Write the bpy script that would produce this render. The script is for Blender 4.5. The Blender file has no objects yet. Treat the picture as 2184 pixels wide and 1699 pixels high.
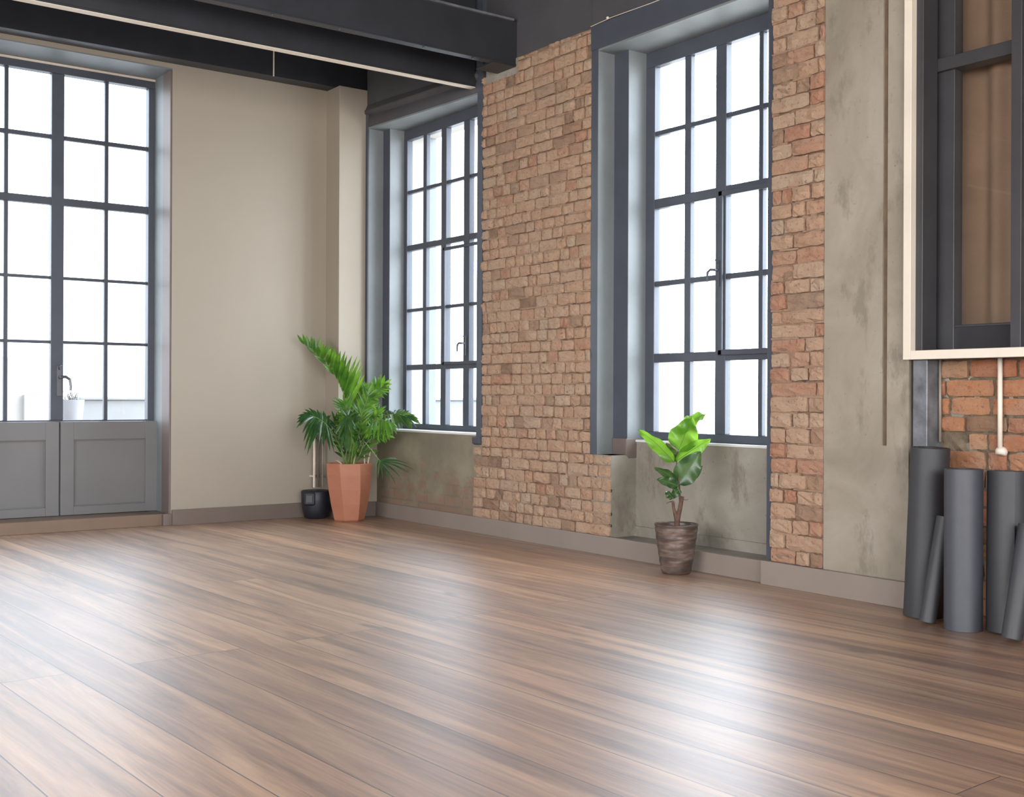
import bpy, bmesh, math, random
from mathutils import Vector, Matrix
random.seed(7)
sc = bpy.context.scene
COL = sc.collection

# ------------------------------------------------------------------ camera
F = 2454.0                     # focal length in pixels of the 2184 px frame
CX, CY = 1092.0, 844.5         # principal point (camera is shifted a little)
H = 0.88                       # lens height
YAW = math.radians(36.29)      # clockwise from +Y
ROLL = math.radians(0.25)
fw = Vector((math.sin(YAW), math.cos(YAW), 0))
r0 = Vector((math.cos(YAW), -math.sin(YAW), 0))
rt = r0 * math.cos(ROLL) + Vector((0, 0, 1)) * math.sin(ROLL)
up = -r0 * math.sin(ROLL) + Vector((0, 0, 1)) * math.cos(ROLL)
EYE = Vector((0, 0, H))
cam_d = bpy.data.cameras.new('camera')
cam_d.sensor_width = 36
cam_d.lens = 36 * F / 2184
cam_d.shift_y = (CY - 849.5) / 2184
cam_d.clip_start = 0.05
cam_d.clip_end = 500
cam = bpy.data.objects.new('camera', cam_d)
COL.objects.link(cam)
cam.matrix_world = Matrix(((rt.x, up.x, -fw.x, 0), (rt.y, up.y, -fw.y, 0), (rt.z, up.z, -fw.z, H), (0, 0, 0, 1)))
sc.camera = cam

# ------------------------------------------------------------------ world, exposure
SKY = 18.0
SKY_N = 6.4
w = bpy.data.worlds.new('sky')
sc.world = w
w.use_nodes = True
nt = w.node_tree
bg = nt.nodes['Background']
tc = nt.nodes.new('ShaderNodeTexCoord')
sp = nt.nodes.new('ShaderNodeSeparateXYZ')
mr = nt.nodes.new('ShaderNodeMapRange')
mr.inputs[1].default_value = -0.25
mr.inputs[2].default_value = 0.15
mx = nt.nodes.new('ShaderNodeMix'); mx.data_type = 'RGBA'
mx.inputs[6].default_value = (0.42, 0.43, 0.44, 1)
mx.inputs[7].default_value = (0.80, 0.88, 1.0, 1)
nt.links.new(tc.outputs['Generated'], sp.inputs[0])
nt.links.new(sp.outputs[2], mr.inputs[0])
nt.links.new(mr.outputs[0], mx.inputs[0])
nt.links.new(mx.outputs[2], bg.inputs[0])
# the overcast is brighter towards +X than towards +Y
m2 = nt.nodes.new('ShaderNodeMapRange')
m2.inputs[1].default_value = 0.33; m2.inputs[2].default_value = 0.7; m2.inputs[3].default_value = SKY_N; m2.inputs[4].default_value = SKY
nt.links.new(sp.outputs[0], m2.inputs[0]); nt.links.new(m2.outputs[0], bg.inputs[1])
sc.view_settings.view_transform = 'Standard'
sc.view_settings.look = 'None'
sc.view_settings.gamma = 1
sc.view_settings.use_curve_mapping = False
sc.view_settings.exposure = 0.0


def area(name, loc, rot, sx, sy, power, color, portal=False):
    d = bpy.data.lights.new(name, 'AREA')
    d.shape = 'RECTANGLE'; d.size = sx; d.size_y = sy
    d.energy = power; d.color = color
    if portal: d.cycles.is_portal = True
    o = bpy.data.objects.new(name, d); COL.objects.link(o)
    o.location = loc; o.rotation_euler = rot
    return o


# ------------------------------------------------------------------ pixel -> place helpers
def ray(px, py):
    return fw + rt * ((px - CX) / F) + up * ((CY - py) / F)
def onX(px, py, X):
    d = ray(px, py); return EYE + d * (X / d.x)
def onY(px, py, Y):
    d = ray(px, py); return EYE + d * (Y / d.y)
def onZ(px, py, Z):
    d = ray(px, py); return EYE + d * ((Z - H) / d.z)
def at(px, py, dist):          # at a distance measured along the view axis
    return EYE + ray(px, py) * dist


XR = 4.21       # inner face of the right wall
XS = 4.18       # face of its near stretch (brick strip and concrete)
YL = 7.60       # inner face of the left wall
ZC = 3.46       # ceiling
XW, YB = -3.4, -2.6   # the walls behind the camera

# portals at the windows in view, added fill lights behind the camera
area('portal_door', ((onY(-130, 500, 7.9).x + onY(333, 500, 7.9).x) / 2, 8.1, 1.7), (math.radians(-90), 0, 0), 1.9, 2.6, 1, (1, 1, 1), True)
area('portal_window_far', (4.75, 6.65, 1.72), (0, math.radians(90), 0), 2.4, 1.5, 1, (1, 1, 1), True)
area('portal_window_near', (4.75, 4.2, 1.72), (0, math.radians(90), 0), 2.4, 1.4, 1, (1, 1, 1), True)
area('fill_rear', (0.2, YB - 0.15, 1.75), (math.radians(90), 0, 0), 5.2, 2.1, 260, (1.0, 0.93, 0.84))
area('fill_side', (XW - 0.15, 1.7, 1.75), (0, math.radians(-90), 0), 2.1, 4.8, 215, (1.0, 0.95, 0.88))


# ------------------------------------------------------------------ materials
def N(nt, t, **kw):
    n = nt.nodes.new(t)
    for k, v in kw.items(): setattr(n, k, v)
    return n
def ramp(nt, fac, stops):
    r = N(nt, 'ShaderNodeValToRGB')
    e = r.color_ramp.elements
    while len(e) > 1: e.remove(e[0])
    e[0].position = stops[0][0]; e[0].color = (*stops[0][1], 1)
    for p, c in stops[1:]:
        x = e.new(p); x.color = (*c, 1)
    nt.links.new(fac, r.inputs[0])
    return r.outputs[0]
def mixc(nt, fac, a, b, mode='MIX'):
    m = N(nt, 'ShaderNodeMix', data_type='RGBA', blend_type=mode)
    for i, v in ((0, fac), (6, a), (7, b)):
        if isinstance(v, (int, float)): m.inputs[i].default_value = v
        elif isinstance(v, tuple): m.inputs[i].default_value = (*v, 1)
        else: nt.links.new(v, m.inputs[i])
    return m.outputs[2]
def noise(nt, scale, detail=4, rough=0.55, stretch=None, src='Object', dist=0.0):
    t = N(nt, 'ShaderNodeTexCoord')
    n = N(nt, 'ShaderNodeTexNoise')
    n.inputs['Scale'].default_value = scale
    n.inputs['Detail'].default_value = detail
    n.inputs['Roughness'].default_value = rough
    n.inputs['Distortion'].default_value = dist
    if stretch:
        mp = N(nt, 'ShaderNodeMapping'); mp.inputs['Scale'].default_value = stretch
        nt.links.new(t.outputs[src], mp.inputs[0]); nt.links.new(mp.outputs[0], n.inputs[0])
    else:
        nt.links.new(t.outputs[src], n.inputs[0])
    return n.outputs[0]
def bump(nt, h, strength, dist, prev=None):
    b = N(nt, 'ShaderNodeBump')
    b.inputs['Strength'].default_value = strength
    b.inputs['Distance'].default_value = dist
    nt.links.new(h, b.inputs['Height'])
    if prev is not None: nt.links.new(prev, b.inputs['Normal'])
    return b.outputs[0]
def base(name, col, rough=0.6, metal=0.0, spec=0.5):
    m = bpy.data.materials.new(name); m.use_nodes = True
    p = m.node_tree.nodes['Principled BSDF']
    p.inputs['Base Color'].default_value = (*col, 1)
    p.inputs['Roughness'].default_value = rough
    p.inputs['Metallic'].default_value = metal
    p.inputs['Specular IOR Level'].default_value = spec
    return m, m.node_tree, p
def paint(name, col, rough=0.6, var=0.12, scale=3.0, bs=0.15, bd=0.002, bscale=60, spec=0.5, metal=0.0):
    m, nt, p = base(name, col, rough, metal, spec)
    dark = tuple(c * (1 - var) for c in col); lite = tuple(min(1, c * (1 + var)) for c in col)
    c = ramp(nt, noise(nt, scale, 5, 0.6), [(0.3, dark), (0.7, lite)])
    nt.links.new(c, p.inputs['Base Color'])
    nt.links.new(bump(nt, noise(nt, bscale, 3), bs, bd), p.inputs['Normal'])
    return m

M = {}
M['beige'] = paint('beige_paint', (0.35, 0.305, 0.245), 0.75, 0.03, 1.2, 0.08, 0.002, 90)
M['ceil'] = paint('charcoal_paint', (0.034, 0.034, 0.038), 0.5, 0.15, 2)
M['steel'] = paint('charcoal_steel', (0.030, 0.032, 0.039), 0.42, 0.18, 4, 0.2, 0.001, 120)
M['upper'] = paint('dark_grey_wall_paint', (0.075, 0.075, 0.083), 0.6, 0.12, 3, 0.3, 0.003, 40)
M['reveal'] = paint('grey_reveal_paint', (0.195, 0.215, 0.222), 0.5, 0.12, 3.0, 0.35, 0.003, 35)
M['frame'] = paint('slate_frame_paint', (0.070, 0.079, 0.102), 0.4, 0.10, 6, 0.1, 0.001, 80)
M['doorpaint'] = paint('grey_door_paint', (0.175, 0.172, 0.172), 0.42, 0.05, 3, 0.06, 0.001, 60)
M['taupe'] = paint('taupe_wood_paint', (0.17, 0.13, 0.115), 0.5, 0.08, 4)
M['skirt'] = paint('taupe_skirting_paint', (0.26, 0.215, 0.185), 0.42, 0.06, 3)
M['skirt_dark'] = paint('dark_taupe_skirting_paint', (0.165, 0.128, 0.108), 0.42, 0.06, 3)
M['groove'] = paint('brown_groove_wood', (0.14, 0.095, 0.06), 0.8, 0.3, 9)
M['tan'] = paint('tan_threshold_paint', (0.20, 0.135, 0.095), 0.45, 0.06, 3)
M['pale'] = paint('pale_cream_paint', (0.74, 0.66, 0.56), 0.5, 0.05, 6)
M['sill'] = paint('white_sill_paint', (0.75, 0.75, 0.74), 0.35, 0.05, 8)
M['black'] = paint('black_plastic', (0.014, 0.016, 0.024), 0.45, 0.1, 8)
M['chrome'] = paint('brushed_steel', (0.16, 0.165, 0.18), 0.35, 0.08, 30, 0.1, 0.001, 80, metal=0.9)
M['soil'] = paint('potting_soil', (0.035, 0.024, 0.016), 0.95, 0.4, 40, 1.0, 0.01, 70)
M['rawsteel'] = paint('scuffed_grey_steel', (0.17, 0.18, 0.20), 0.38, 0.45, 11, 0.4, 0.002, 50, metal=0.3)
M['outside_brick'] = paint('distant_brown_brick', (0.25, 0.232, 0.215), 0.9, 0.1, 1.5)
M['outside_stone'] = paint('pale_grey_render', (0.27, 0.27, 0.272), 0.9, 0.04, 2)
M['outside_pot'] = paint('grey_zinc_planter', (0.20, 0.195, 0.205), 0.7, 0.05, 2)
M['stone_out'] = paint('pale_outer_stone', (0.42, 0.40, 0.37), 0.9, 0.06, 3)
M['gloss'] = paint('gloss_black_enamel', (0.04, 0.04, 0.045), 0.12, 0.1, 4, 0.05, 0.001, 20)
M['sash'] = paint('dark_grey_sash_paint', (0.040, 0.039, 0.043), 0.42, 0.15, 5)
M['twig'] = paint('bare_grey_twigs', (0.13, 0.125, 0.115), 0.8, 0.1, 9)
M['reflection_sheet'] = paint('brown_reflection_colour', (0.30, 0.185, 0.125), 0.9, 0.12, 5, 0.4, 0.002, 140)

def glass_mat():
    m = bpy.data.materials.new('window_glass'); m.use_nodes = True
    nt = m.node_tree; nt.nodes.clear()
    o = N(nt, 'ShaderNodeOutputMaterial'); mix = N(nt, 'ShaderNodeMixShader')
    tr = N(nt, 'ShaderNodeBsdfTransparent'); tr.inputs[0].default_value = (0.97, 0.985, 0.98, 1)
    g = N(nt, 'ShaderNodeBsdfGlossy'); g.inputs['Roughness'].default_value = 0.02
    lw = N(nt, 'ShaderNodeLayerWeight'); lw.inputs[0].default_value = 0.5
    pw = N(nt, 'ShaderNodeMath', operation='POWER'); pw.inputs[1].default_value = 5; nt.links.new(lw.outputs[1], pw.inputs[0])
    ml = N(nt, 'ShaderNodeMath', operation='MULTIPLY_ADD'); ml.inputs[1].default_value = 0.9; ml.inputs[2].default_value = 0.035; nt.links.new(pw.outputs[0], ml.inputs[0])
    nt.links.new(ml.outputs[0], mix.inputs[0]); nt.links.new(tr.outputs[0], mix.inputs[1])
    nt.links.new(g.outputs[0], mix.inputs[2]); nt.links.new(mix.outputs[0], o.inputs[0])
    return m
M['glass'] = glass_mat()

def plaster(name, cols, dirt, rough=0.8):
    m, nt, p = base(name, cols[0], rough)
    a = noise(nt, 2.2, 6, 0.6, None, 'Object', 0.8)
    c = ramp(nt, a, [(0.32, cols[1]), (0.5, cols[0]), (0.68, cols[2])])
    b = noise(nt, 6.0, 5, 0.7, (1, 1, 0.45))
    c = mixc(nt, ramp(nt, b, [(0.56, (0, 0, 0)), (0.66, (0.6, 0.6, 0.6))]), c, dirt)
    s = noise(nt, 45, 3, 0.6)
    c = mixc(nt, ramp(nt, s, [(0.66, (0, 0, 0)), (0.76, (0.5, 0.5, 0.5))]), c, tuple(x * 0.6 for x in dirt))
    nt.links.new(c, p.inputs['Base Color'])
    nt.links.new(bump(nt, noise(nt, 22, 8, 0.65), 0.35, 0.006), p.inputs['Normal'])
    return m
M['concrete'] = plaster('bare_concrete_plaster', [(0.30, 0.26, 0.205), (0.24, 0.21, 0.16), (0.35, 0.31, 0.255)], (0.17, 0.148, 0.11))
M['niche'] = plaster('grey_brown_render', [(0.29, 0.26, 0.215), (0.22, 0.20, 0.165), (0.35, 0.325, 0.28)], (0.15, 0.125, 0.095))

def stained_niche():
    # plaster that lets the reddish bricks below show in patches
    m, nt, p = base('worn_render_over_brick', (0.2, 0.18, 0.14), 0.85)
    t = N(nt, 'ShaderNodeTexCoord'); mp = N(nt, 'ShaderNodeMapping')
    mp.inputs['Rotation'].default_value = (math.radians(90), 0, math.radians(90))
    nt.links.new(t.outputs['Object'], mp.inputs[0])
    sx = N(nt, 'ShaderNodeSeparateXYZ'); nt.links.new(t.outputs['Object'], sx.inputs[0])
    cb = N(nt, 'ShaderNodeCombineXYZ'); nt.links.new(sx.outputs[1], cb.inputs[0]); nt.links.new(sx.outputs[2], cb.inputs[1])
    br = N(nt, 'ShaderNodeTexBrick')
    br.inputs['Scale'].default_value = 1; br.inputs['Brick Width'].default_value = 0.22; br.inputs['Row Height'].default_value = 0.072
    br.inputs['Mortar Size'].default_value = 0.006
    br.inputs['Color1'].default_value = (0.22, 0.12, 0.08, 1); br.inputs['Color2'].default_value = (0.27, 0.17, 0.115, 1)
    br.inputs['Mortar'].default_value = (0.16, 0.13, 0.10, 1)
    nt.links.new(cb.outputs[0], br.inputs[0])
    pl = ramp(nt, noise(nt, 4, 6, 0.6), [(0.35, (0.19, 0.165, 0.12)), (0.65, (0.27, 0.235, 0.17))])
    patch = noise(nt, 5.5, 6, 0.75)
    # more bare brick low down (wear, its own shape)
    mr = N(nt, 'ShaderNodeMapRange'); mr.inputs[1].default_value = 0.15; mr.inputs[2].default_value = 0.6
    mr.inputs[3].default_value = 0.12; mr.inputs[4].default_value = -0.16
    nt.links.new(sx.outputs[2], mr.inputs[0])
    ad = N(nt, 'ShaderNodeMath', operation='ADD'); nt.links.new(patch, ad.inputs[0]); nt.links.new(mr.outputs[0], ad.inputs[1])
    k = ramp(nt, ad.outputs[0], [(0.48, (0, 0, 0)), (0.62, (0.75, 0.75, 0.75))])
    nt.links.new(mixc(nt, k, pl, br.outputs[0]), p.inputs['Base Color'])
    nt.links.new(bump(nt, noise(nt, 30, 8, 0.65), 0.4, 0.006), p.inputs['Normal'])
    return m
M['niche_brick'] = stained_niche()

def brick_mat(name, wash, red_shift=0.0, orange=False):
    m, nt, p = base(name, (0.4, 0.25, 0.17), 0.88)
    at_ = N(nt, 'ShaderNodeAttribute'); at_.attribute_name = 'tone'
    s = N(nt, 'ShaderNodeSeparateColor'); nt.links.new(at_.outputs[0], s.inputs[0])
    c = ramp(nt, s.outputs[0], [(0.0, (0.38, 0.17, 0.11)), (0.06 + red_shift, (0.44, 0.235, 0.16)), (0.22 + red_shift, (0.47, 0.30, 0.21)),
                               (0.6, (0.49, 0.34, 0.245)), (0.9, (0.48, 0.35, 0.255)), (1.0, (0.48, 0.385, 0.30))])
    if orange: c = ramp(nt, s.outputs[0], [(0, (0.36, 0.13, 0.065)), (0.4, (0.46, 0.20, 0.10)), (1, (0.50, 0.28, 0.16))])
    n1 = noise(nt, 26, 6, 0.7)
    c = mixc(nt, ramp(nt, n1, [(0.42, (0, 0, 0)), (0.66, (wash,) * 3)]), c, (0.54, 0.42, 0.31))
    n2 = noise(nt, 9, 5, 0.6)
    c = mixc(nt, ramp(nt, n2, [(0.52, (0, 0, 0)), (0.72, (0.55, 0.55, 0.55))]), c, (0.40, 0.225, 0.145))
    n4 = noise(nt, 3.2, 5, 0.65)
    c = mixc(nt, ramp(nt, n4, [(0.45, (0, 0, 0)), (0.7, (0.45, 0.45, 0.45))]), c, (0.42, 0.34, 0.27))
    n3 = noise(nt, 60, 4, 0.7)
    c = mixc(nt, ramp(nt, n3, [(0.57, (0, 0, 0)), (0.70, (0.8, 0.8, 0.8))]), c, (0.17, 0.095, 0.065))
    mort = ramp(nt, noise(nt, 18, 6, 0.7), [(0.35, (0.20, 0.135, 0.095)), (0.65, (0.37, 0.26, 0.19))])
    if orange: mort = ramp(nt, noise(nt, 18, 6, 0.7), [(0.35, (0.15, 0.12, 0.085)), (0.65, (0.26, 0.21, 0.15))])
    c = mixc(nt, s.outputs[1], c, mort)
    c = mixc(nt, 1.0, c, (1.0, 0.93, 0.87), 'MULTIPLY')
    nt.links.new(c, p.inputs['Base Color'])
    b1 = bump(nt, noise(nt, 38, 8, 0.72), 0.9, 0.014)
    nt.links.new(bump(nt, noise(nt, 220, 3, 0.6), 0.3, 0.002, b1), p.inputs['Normal'])
    return m
M['brick'] = brick_mat('limewashed_old_brick', 0.75)
M['brick_red'] = brick_mat('red_old_brick', 0.38, 0.17)
M['brick_orange'] = brick_mat('orange_bare_brick', 0.25, 0.06, True)

def floor_mat():
    m, nt, p = base('oak_laminate_boards', (0.2, 0.12, 0.08), 0.3, 0, 1.0)
    t = N(nt, 'ShaderNodeTexCoord'); mp = N(nt, 'ShaderNodeMapping')
    mp.inputs['Rotation'].default_value = (0, 0, PLANK_ROT)
    nt.links.new(t.outputs['Object'], mp.inputs[0])
    br = N(nt, 'ShaderNodeTexBrick'); br.offset = 0.37; br.offset_frequency = 3
    for k, v in (('Scale', 1), ('Brick Width', 3.7), ('Row Height', 0.198), ('Mortar Size', 0.0021), ('Mortar Smooth', 0.3), ('Bias', 0.0)):
        br.inputs[k].default_value = v
    br.inputs['Color1'].default_value = (0, 0, 0, 1); br.inputs['Color2'].default_value = (1, 1, 1, 1); br.inputs['Mortar'].default_value = (0.5, 0.5, 0.5, 1)
    nt.links.new(mp.outputs[0], br.inputs[0])
    # shift the grain from board to board
    sc_ = N(nt, 'ShaderNodeVectorMath', operation='SCALE'); sc_.inputs['Scale'].default_value = 9.0
    nt.links.new(br.outputs[0], sc_.inputs[0])
    ad = N(nt, 'ShaderNodeVectorMath', operation='ADD'); nt.links.new(mp.outputs[0], ad.inputs[0]); nt.links.new(sc_.outputs[0], ad.inputs[1])
    def gn(scale, stretch, detail, rough, dist=0.0):
        m2 = N(nt, 'ShaderNodeMapping'); m2.inputs['Scale'].default_value = stretch
        nt.links.new(ad.outputs[0], m2.inputs[0])
        n = N(nt, 'ShaderNodeTexNoise'); n.inputs['Scale'].default_value = scale; n.inputs['Detail'].default_value = detail
        n.inputs['Roughness'].default_value = rough; n.inputs['Distortion'].default_value = dist
        nt.links.new(m2.outputs[0], n.inputs[0]); return n.outputs[0]
    g1 = gn(1.0, (0.75, 11, 1), 7, 0.66, 0.7)
    g2 = gn(1.0, (5, 90, 1), 5, 0.6, 0.2)
    g3 = gn(1.0, (2.2, 5.5, 1), 2, 0.5)
    c = ramp(nt, g1, [(0.30, (0.11, 0.054, 0.034)), (0.43, (0.26, 0.135, 0.077)), (0.54, (0.46, 0.262, 0.150)), (0.70, (0.68, 0.43, 0.26))])
    c = mixc(nt, 0.28, c, ramp(nt, g2, [(0.3, (0.14, 0.085, 0.062)), (0.7, (0.58, 0.38, 0.26))]))
    tone = ramp(nt, br.outputs[0], [(0.0, (0.80, 0.80, 0.84)), (1.0, (1.14, 1.10, 1.04))])
    c = mixc(nt, 1.0, c, tone, 'MULTIPLY')
    kn = ramp(nt, g3, [(0.70, (0, 0, 0)), (0.76, (0.75, 0.75, 0.75))])
    c = mixc(nt, kn, c, (0.085, 0.055, 0.045))
    c = mixc(nt, br.outputs[1], c, (0.06, 0.04, 0.03))
    nt.links.new(c, p.inputs['Base Color'])
    rr = ramp(nt, g2, [(0.3, (FR - 0.03,) * 3), (0.7, (FR + 0.04,) * 3)])
    nt.links.new(rr, p.inputs['Roughness'])
    p.inputs['Coat Weight'].default_value = 0.85; p.inputs['Coat Roughness'].default_value = 0.46; p.inputs['Coat IOR'].default_value = 1.6
    inv = N(nt, 'ShaderNodeMath', operation='SUBTRACT'); inv.inputs[0].default_value = 1; nt.links.new(br.outputs[1], inv.inputs[1])
    b = bump(nt, inv.outputs[0], 0.6, 0.0012)
    nt.links.new(bump(nt, g2, 0.10, 0.0006, b), p.inputs['Normal'])
    return m
PLANK_ROT = math.radians(90 - 2.6)
FR = 0.43
M['floor'] = floor_mat()

def leaf_mat(name, a, b, rough=0.35, trans=0.35, yellow=(0.35, 0.5, 0.05)):
    m = bpy.data.materials.new(name); m.use_nodes = True
    nt = m.node_tree; p = nt.nodes['Principled BSDF']; out = nt.nodes['Material Output']
    c = ramp(nt, noise(nt, 14, 3), [(0.35, a), (0.65, b)])
    nt.links.new(c, p.inputs['Base Color']); p.inputs['Roughness'].default_value = rough
    tl = N(nt, 'ShaderNodeBsdfTranslucent')
    nt.links.new(mixc(nt, 0.55, c, yellow), tl.inputs[0])
    mix = N(nt, 'ShaderNodeMixShader'); mix.inputs[0].default_value = trans
    nt.links.new(p.outputs[0], mix.inputs[1]); nt.links.new(tl.outputs[0], mix.inputs[2])
    nt.links.new(mix.outputs[0], out.inputs[0])
    return m
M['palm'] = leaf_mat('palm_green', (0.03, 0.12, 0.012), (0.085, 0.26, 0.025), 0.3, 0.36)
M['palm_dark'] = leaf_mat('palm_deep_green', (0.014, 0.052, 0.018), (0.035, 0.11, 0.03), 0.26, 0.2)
M['palm_stem'] = paint('palm_stem_green', (0.16, 0.24, 0.06), 0.45, 0.25, 9)
M['dry'] = paint('dry_straw_leaf', (0.62, 0.50, 0.36), 0.8, 0.2, 20)
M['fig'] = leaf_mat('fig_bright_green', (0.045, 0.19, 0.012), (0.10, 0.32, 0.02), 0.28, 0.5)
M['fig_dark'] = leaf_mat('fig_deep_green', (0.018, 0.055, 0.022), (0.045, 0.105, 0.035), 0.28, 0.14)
M['vein'] = paint('leaf_midrib', (0.10, 0.20, 0.05), 0.5, 0.1, 20)
M['bark'] = paint('reddish_brown_bark', (0.115, 0.058, 0.040), 0.75, 0.4, 30, 0.8, 0.003, 90)
M['terracotta'] = paint('terracotta_plastic', (0.42, 0.17, 0.10), 0.55, 0.06, 6, 0.1, 0.001, 90)
M['rubber'] = paint('charcoal_foam', (0.026, 0.027, 0.032), 0.58, 0.08, 30, 0.4, 0.0006, 900, 0.8)
M['rubber_lite'] = paint('slate_blue_foam', (0.040, 0.044, 0.058), 0.56, 0.08, 30, 0.4, 0.0006, 900, 0.9)

def glaze():
    m, nt, p = base('brown_glazed_ceramic', (0.1, 0.07, 0.06), 0.33)
    c = ramp(nt, noise(nt, 7, 6, 0.65, (1, 1, 5)), [(0.32, (0.045, 0.032, 0.028)), (0.52, (0.10, 0.068, 0.055)), (0.68, (0.21, 0.155, 0.13))])
    nt.links.new(c, p.inputs['Base Color'])
    nt.links.new(bump(nt, noise(nt, 9, 4, 0.6, (1, 1, 6)), 0.5, 0.006), p.inputs['Normal'])
    return m
M['glaze'] = glaze()


# ------------------------------------------------------------------ mesh helpers
class MB:
    def __init__(s): s.v = []; s.f = []; s.mi = []; s.tone = []
    def add(s, vs, fs, mi=0, tone=None):
        o = len(s.v); s.v += [tuple(v) for v in vs]
        for f in fs: s.f.append([i + o for i in f]); s.mi.append(mi)
        s.tone += ([tone] * len(vs)) if not isinstance(tone, list) else tone
    def box(s, x0, x1, y0, y1, z0, z1, mi=0):
        x0, x1 = sorted((x0, x1)); y0, y1 = sorted((y0, y1)); z0, z1 = sorted((z0, z1))
        vs = [(x, y, z) for z in (z0, z1) for y in (y0, y1) for x in (x0, x1)]
        s.add(vs, [(0, 2, 3, 1), (4, 5, 7, 6), (0, 1, 5, 4), (2, 6, 7, 3), (0, 4, 6, 2), (1, 3, 7, 5)], mi)
        return s
    def tube(s, pts, rad, n=8, mi=0, cap=True):
        pts = [Vector(p) for p in pts]
        if isinstance(rad, (int, float)): rad = [rad] * len(pts)
        rings = []
        prev = None
        for i, p in enumerate(pts):
            t = (pts[min(i + 1, len(pts) - 1)] - pts[max(i - 1, 0)]).normalized()
            if prev is None:
                a = t.orthogonal().normalized()
            else:
                a = (prev - t * prev.dot(t)).normalized()
            prev = a
            b = t.cross(a)
            rings.append([p + (a * math.cos(2 * math.pi * k / n) + b * math.sin(2 * math.pi * k / n)) * rad[i] for k in range(n)])
        vs = [v for r in rings for v in r]
        fs = [(i * n + k, i * n + (k + 1) % n, (i + 1) * n + (k + 1) % n, (i + 1) * n + k) for i in range(len(pts) - 1) for k in range(n)]
        if cap: fs += [tuple(reversed(range(n))), tuple(range((len(pts) - 1) * n, len(pts) * n))]
        s.add(vs, fs, mi); return s
    def lathe(s, prof, n=40, c=(0, 0, 0), mi=0, seg=None):
        vs = []; fs = []
        for r, z in prof:
            for k in range(n):
                a = 2 * math.pi * k / n
                vs.append((c[0] + r * math.cos(a), c[1] + r * math.sin(a), c[2] + z))
        m = len(prof)
        for i in range(m - 1):
            for k in range(n):
                fs.append((i * n + k, i * n + (k + 1) % n, (i + 1) * n + (k + 1) % n, (i + 1) * n + k))
        if prof[0][0] > 1e-6: fs.append(tuple(reversed(range(n))))
        if prof[-1][0] > 1e-6: fs.append(tuple(range((m - 1) * n, m * n)))
        s.add(vs, fs, mi); return s
    def prism(s, poly, axis, a, b, mi=0):
        n = len(poly)
        def P(p, t):
            return {'x': (t, p[0], p[1]), 'y': (p[0], t, p[1]), 'z': (p[0], p[1], t)}[axis]
        vs = [P(p, a) for p in poly] + [P(p, b) for p in poly]
        fs = [tuple(range(n)), tuple(reversed(range(n, 2 * n)))] + [(i, i + n, (i + 1) % n + n, (i + 1) % n) for i in range(n)]
        s.add(vs, fs, mi); return s
    def build(s, name, mats, parent=None, bevel=0, smooth=False, loc=None):
        me = bpy.data.meshes.new(name)
        vs = s.v
        if loc is not None:
            vs = [(v[0] - loc[0], v[1] - loc[1], v[2] - loc[2]) for v in vs]
        me.from_pydata(vs, [], s.f)
        if not isinstance(mats, (list, tuple)): mats = [mats]
        for m in mats: me.materials.append(m)
        for p, i in zip(me.polygons, s.mi): p.material_index = i; p.use_smooth = smooth
        if any(t is not None for t in s.tone):
            at_ = me.attributes.new('tone', 'FLOAT_COLOR', 'POINT')
            for i, t in enumerate(s.tone):
                t = t or (0.5, 0, 0); at_.data[i].color = (*t, 1)
        bm = bmesh.new(); bm.from_mesh(me)
        bmesh.ops.recalc_face_normals(bm, faces=bm.faces)
        bm.to_mesh(me); bm.free()
        o = bpy.data.objects.new(name, me); COL.objects.link(o)
        if loc is not None: o.location = loc
        if parent is not None:
            o.parent = parent
            if loc is None: o.matrix_parent_inverse = Matrix.Translation(parent.location).inverted()
            else: o.location = Vector(loc) - parent.location
        if bevel:
            b = o.modifiers.new('bevel', 'BEVEL'); b.width = bevel; b.segments = 2; b.limit_method = 'ANGLE'; b.angle_limit = math.radians(40)
        return o

def tag(o, label=None, cat=None, group=None, kind=None):
    for k, v in (('label', label), ('category', cat), ('group', group), ('kind', kind)):
        if v: o[k] = v
    return o
def struct(o, label=None, cat=None):
    return tag(o, label, cat, None, 'structure')
def empty(name, loc):
    o = bpy.data.objects.new(name, None); COL.objects.link(o); o.location = loc
    o.empty_display_size = 0.1
    return o


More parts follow.
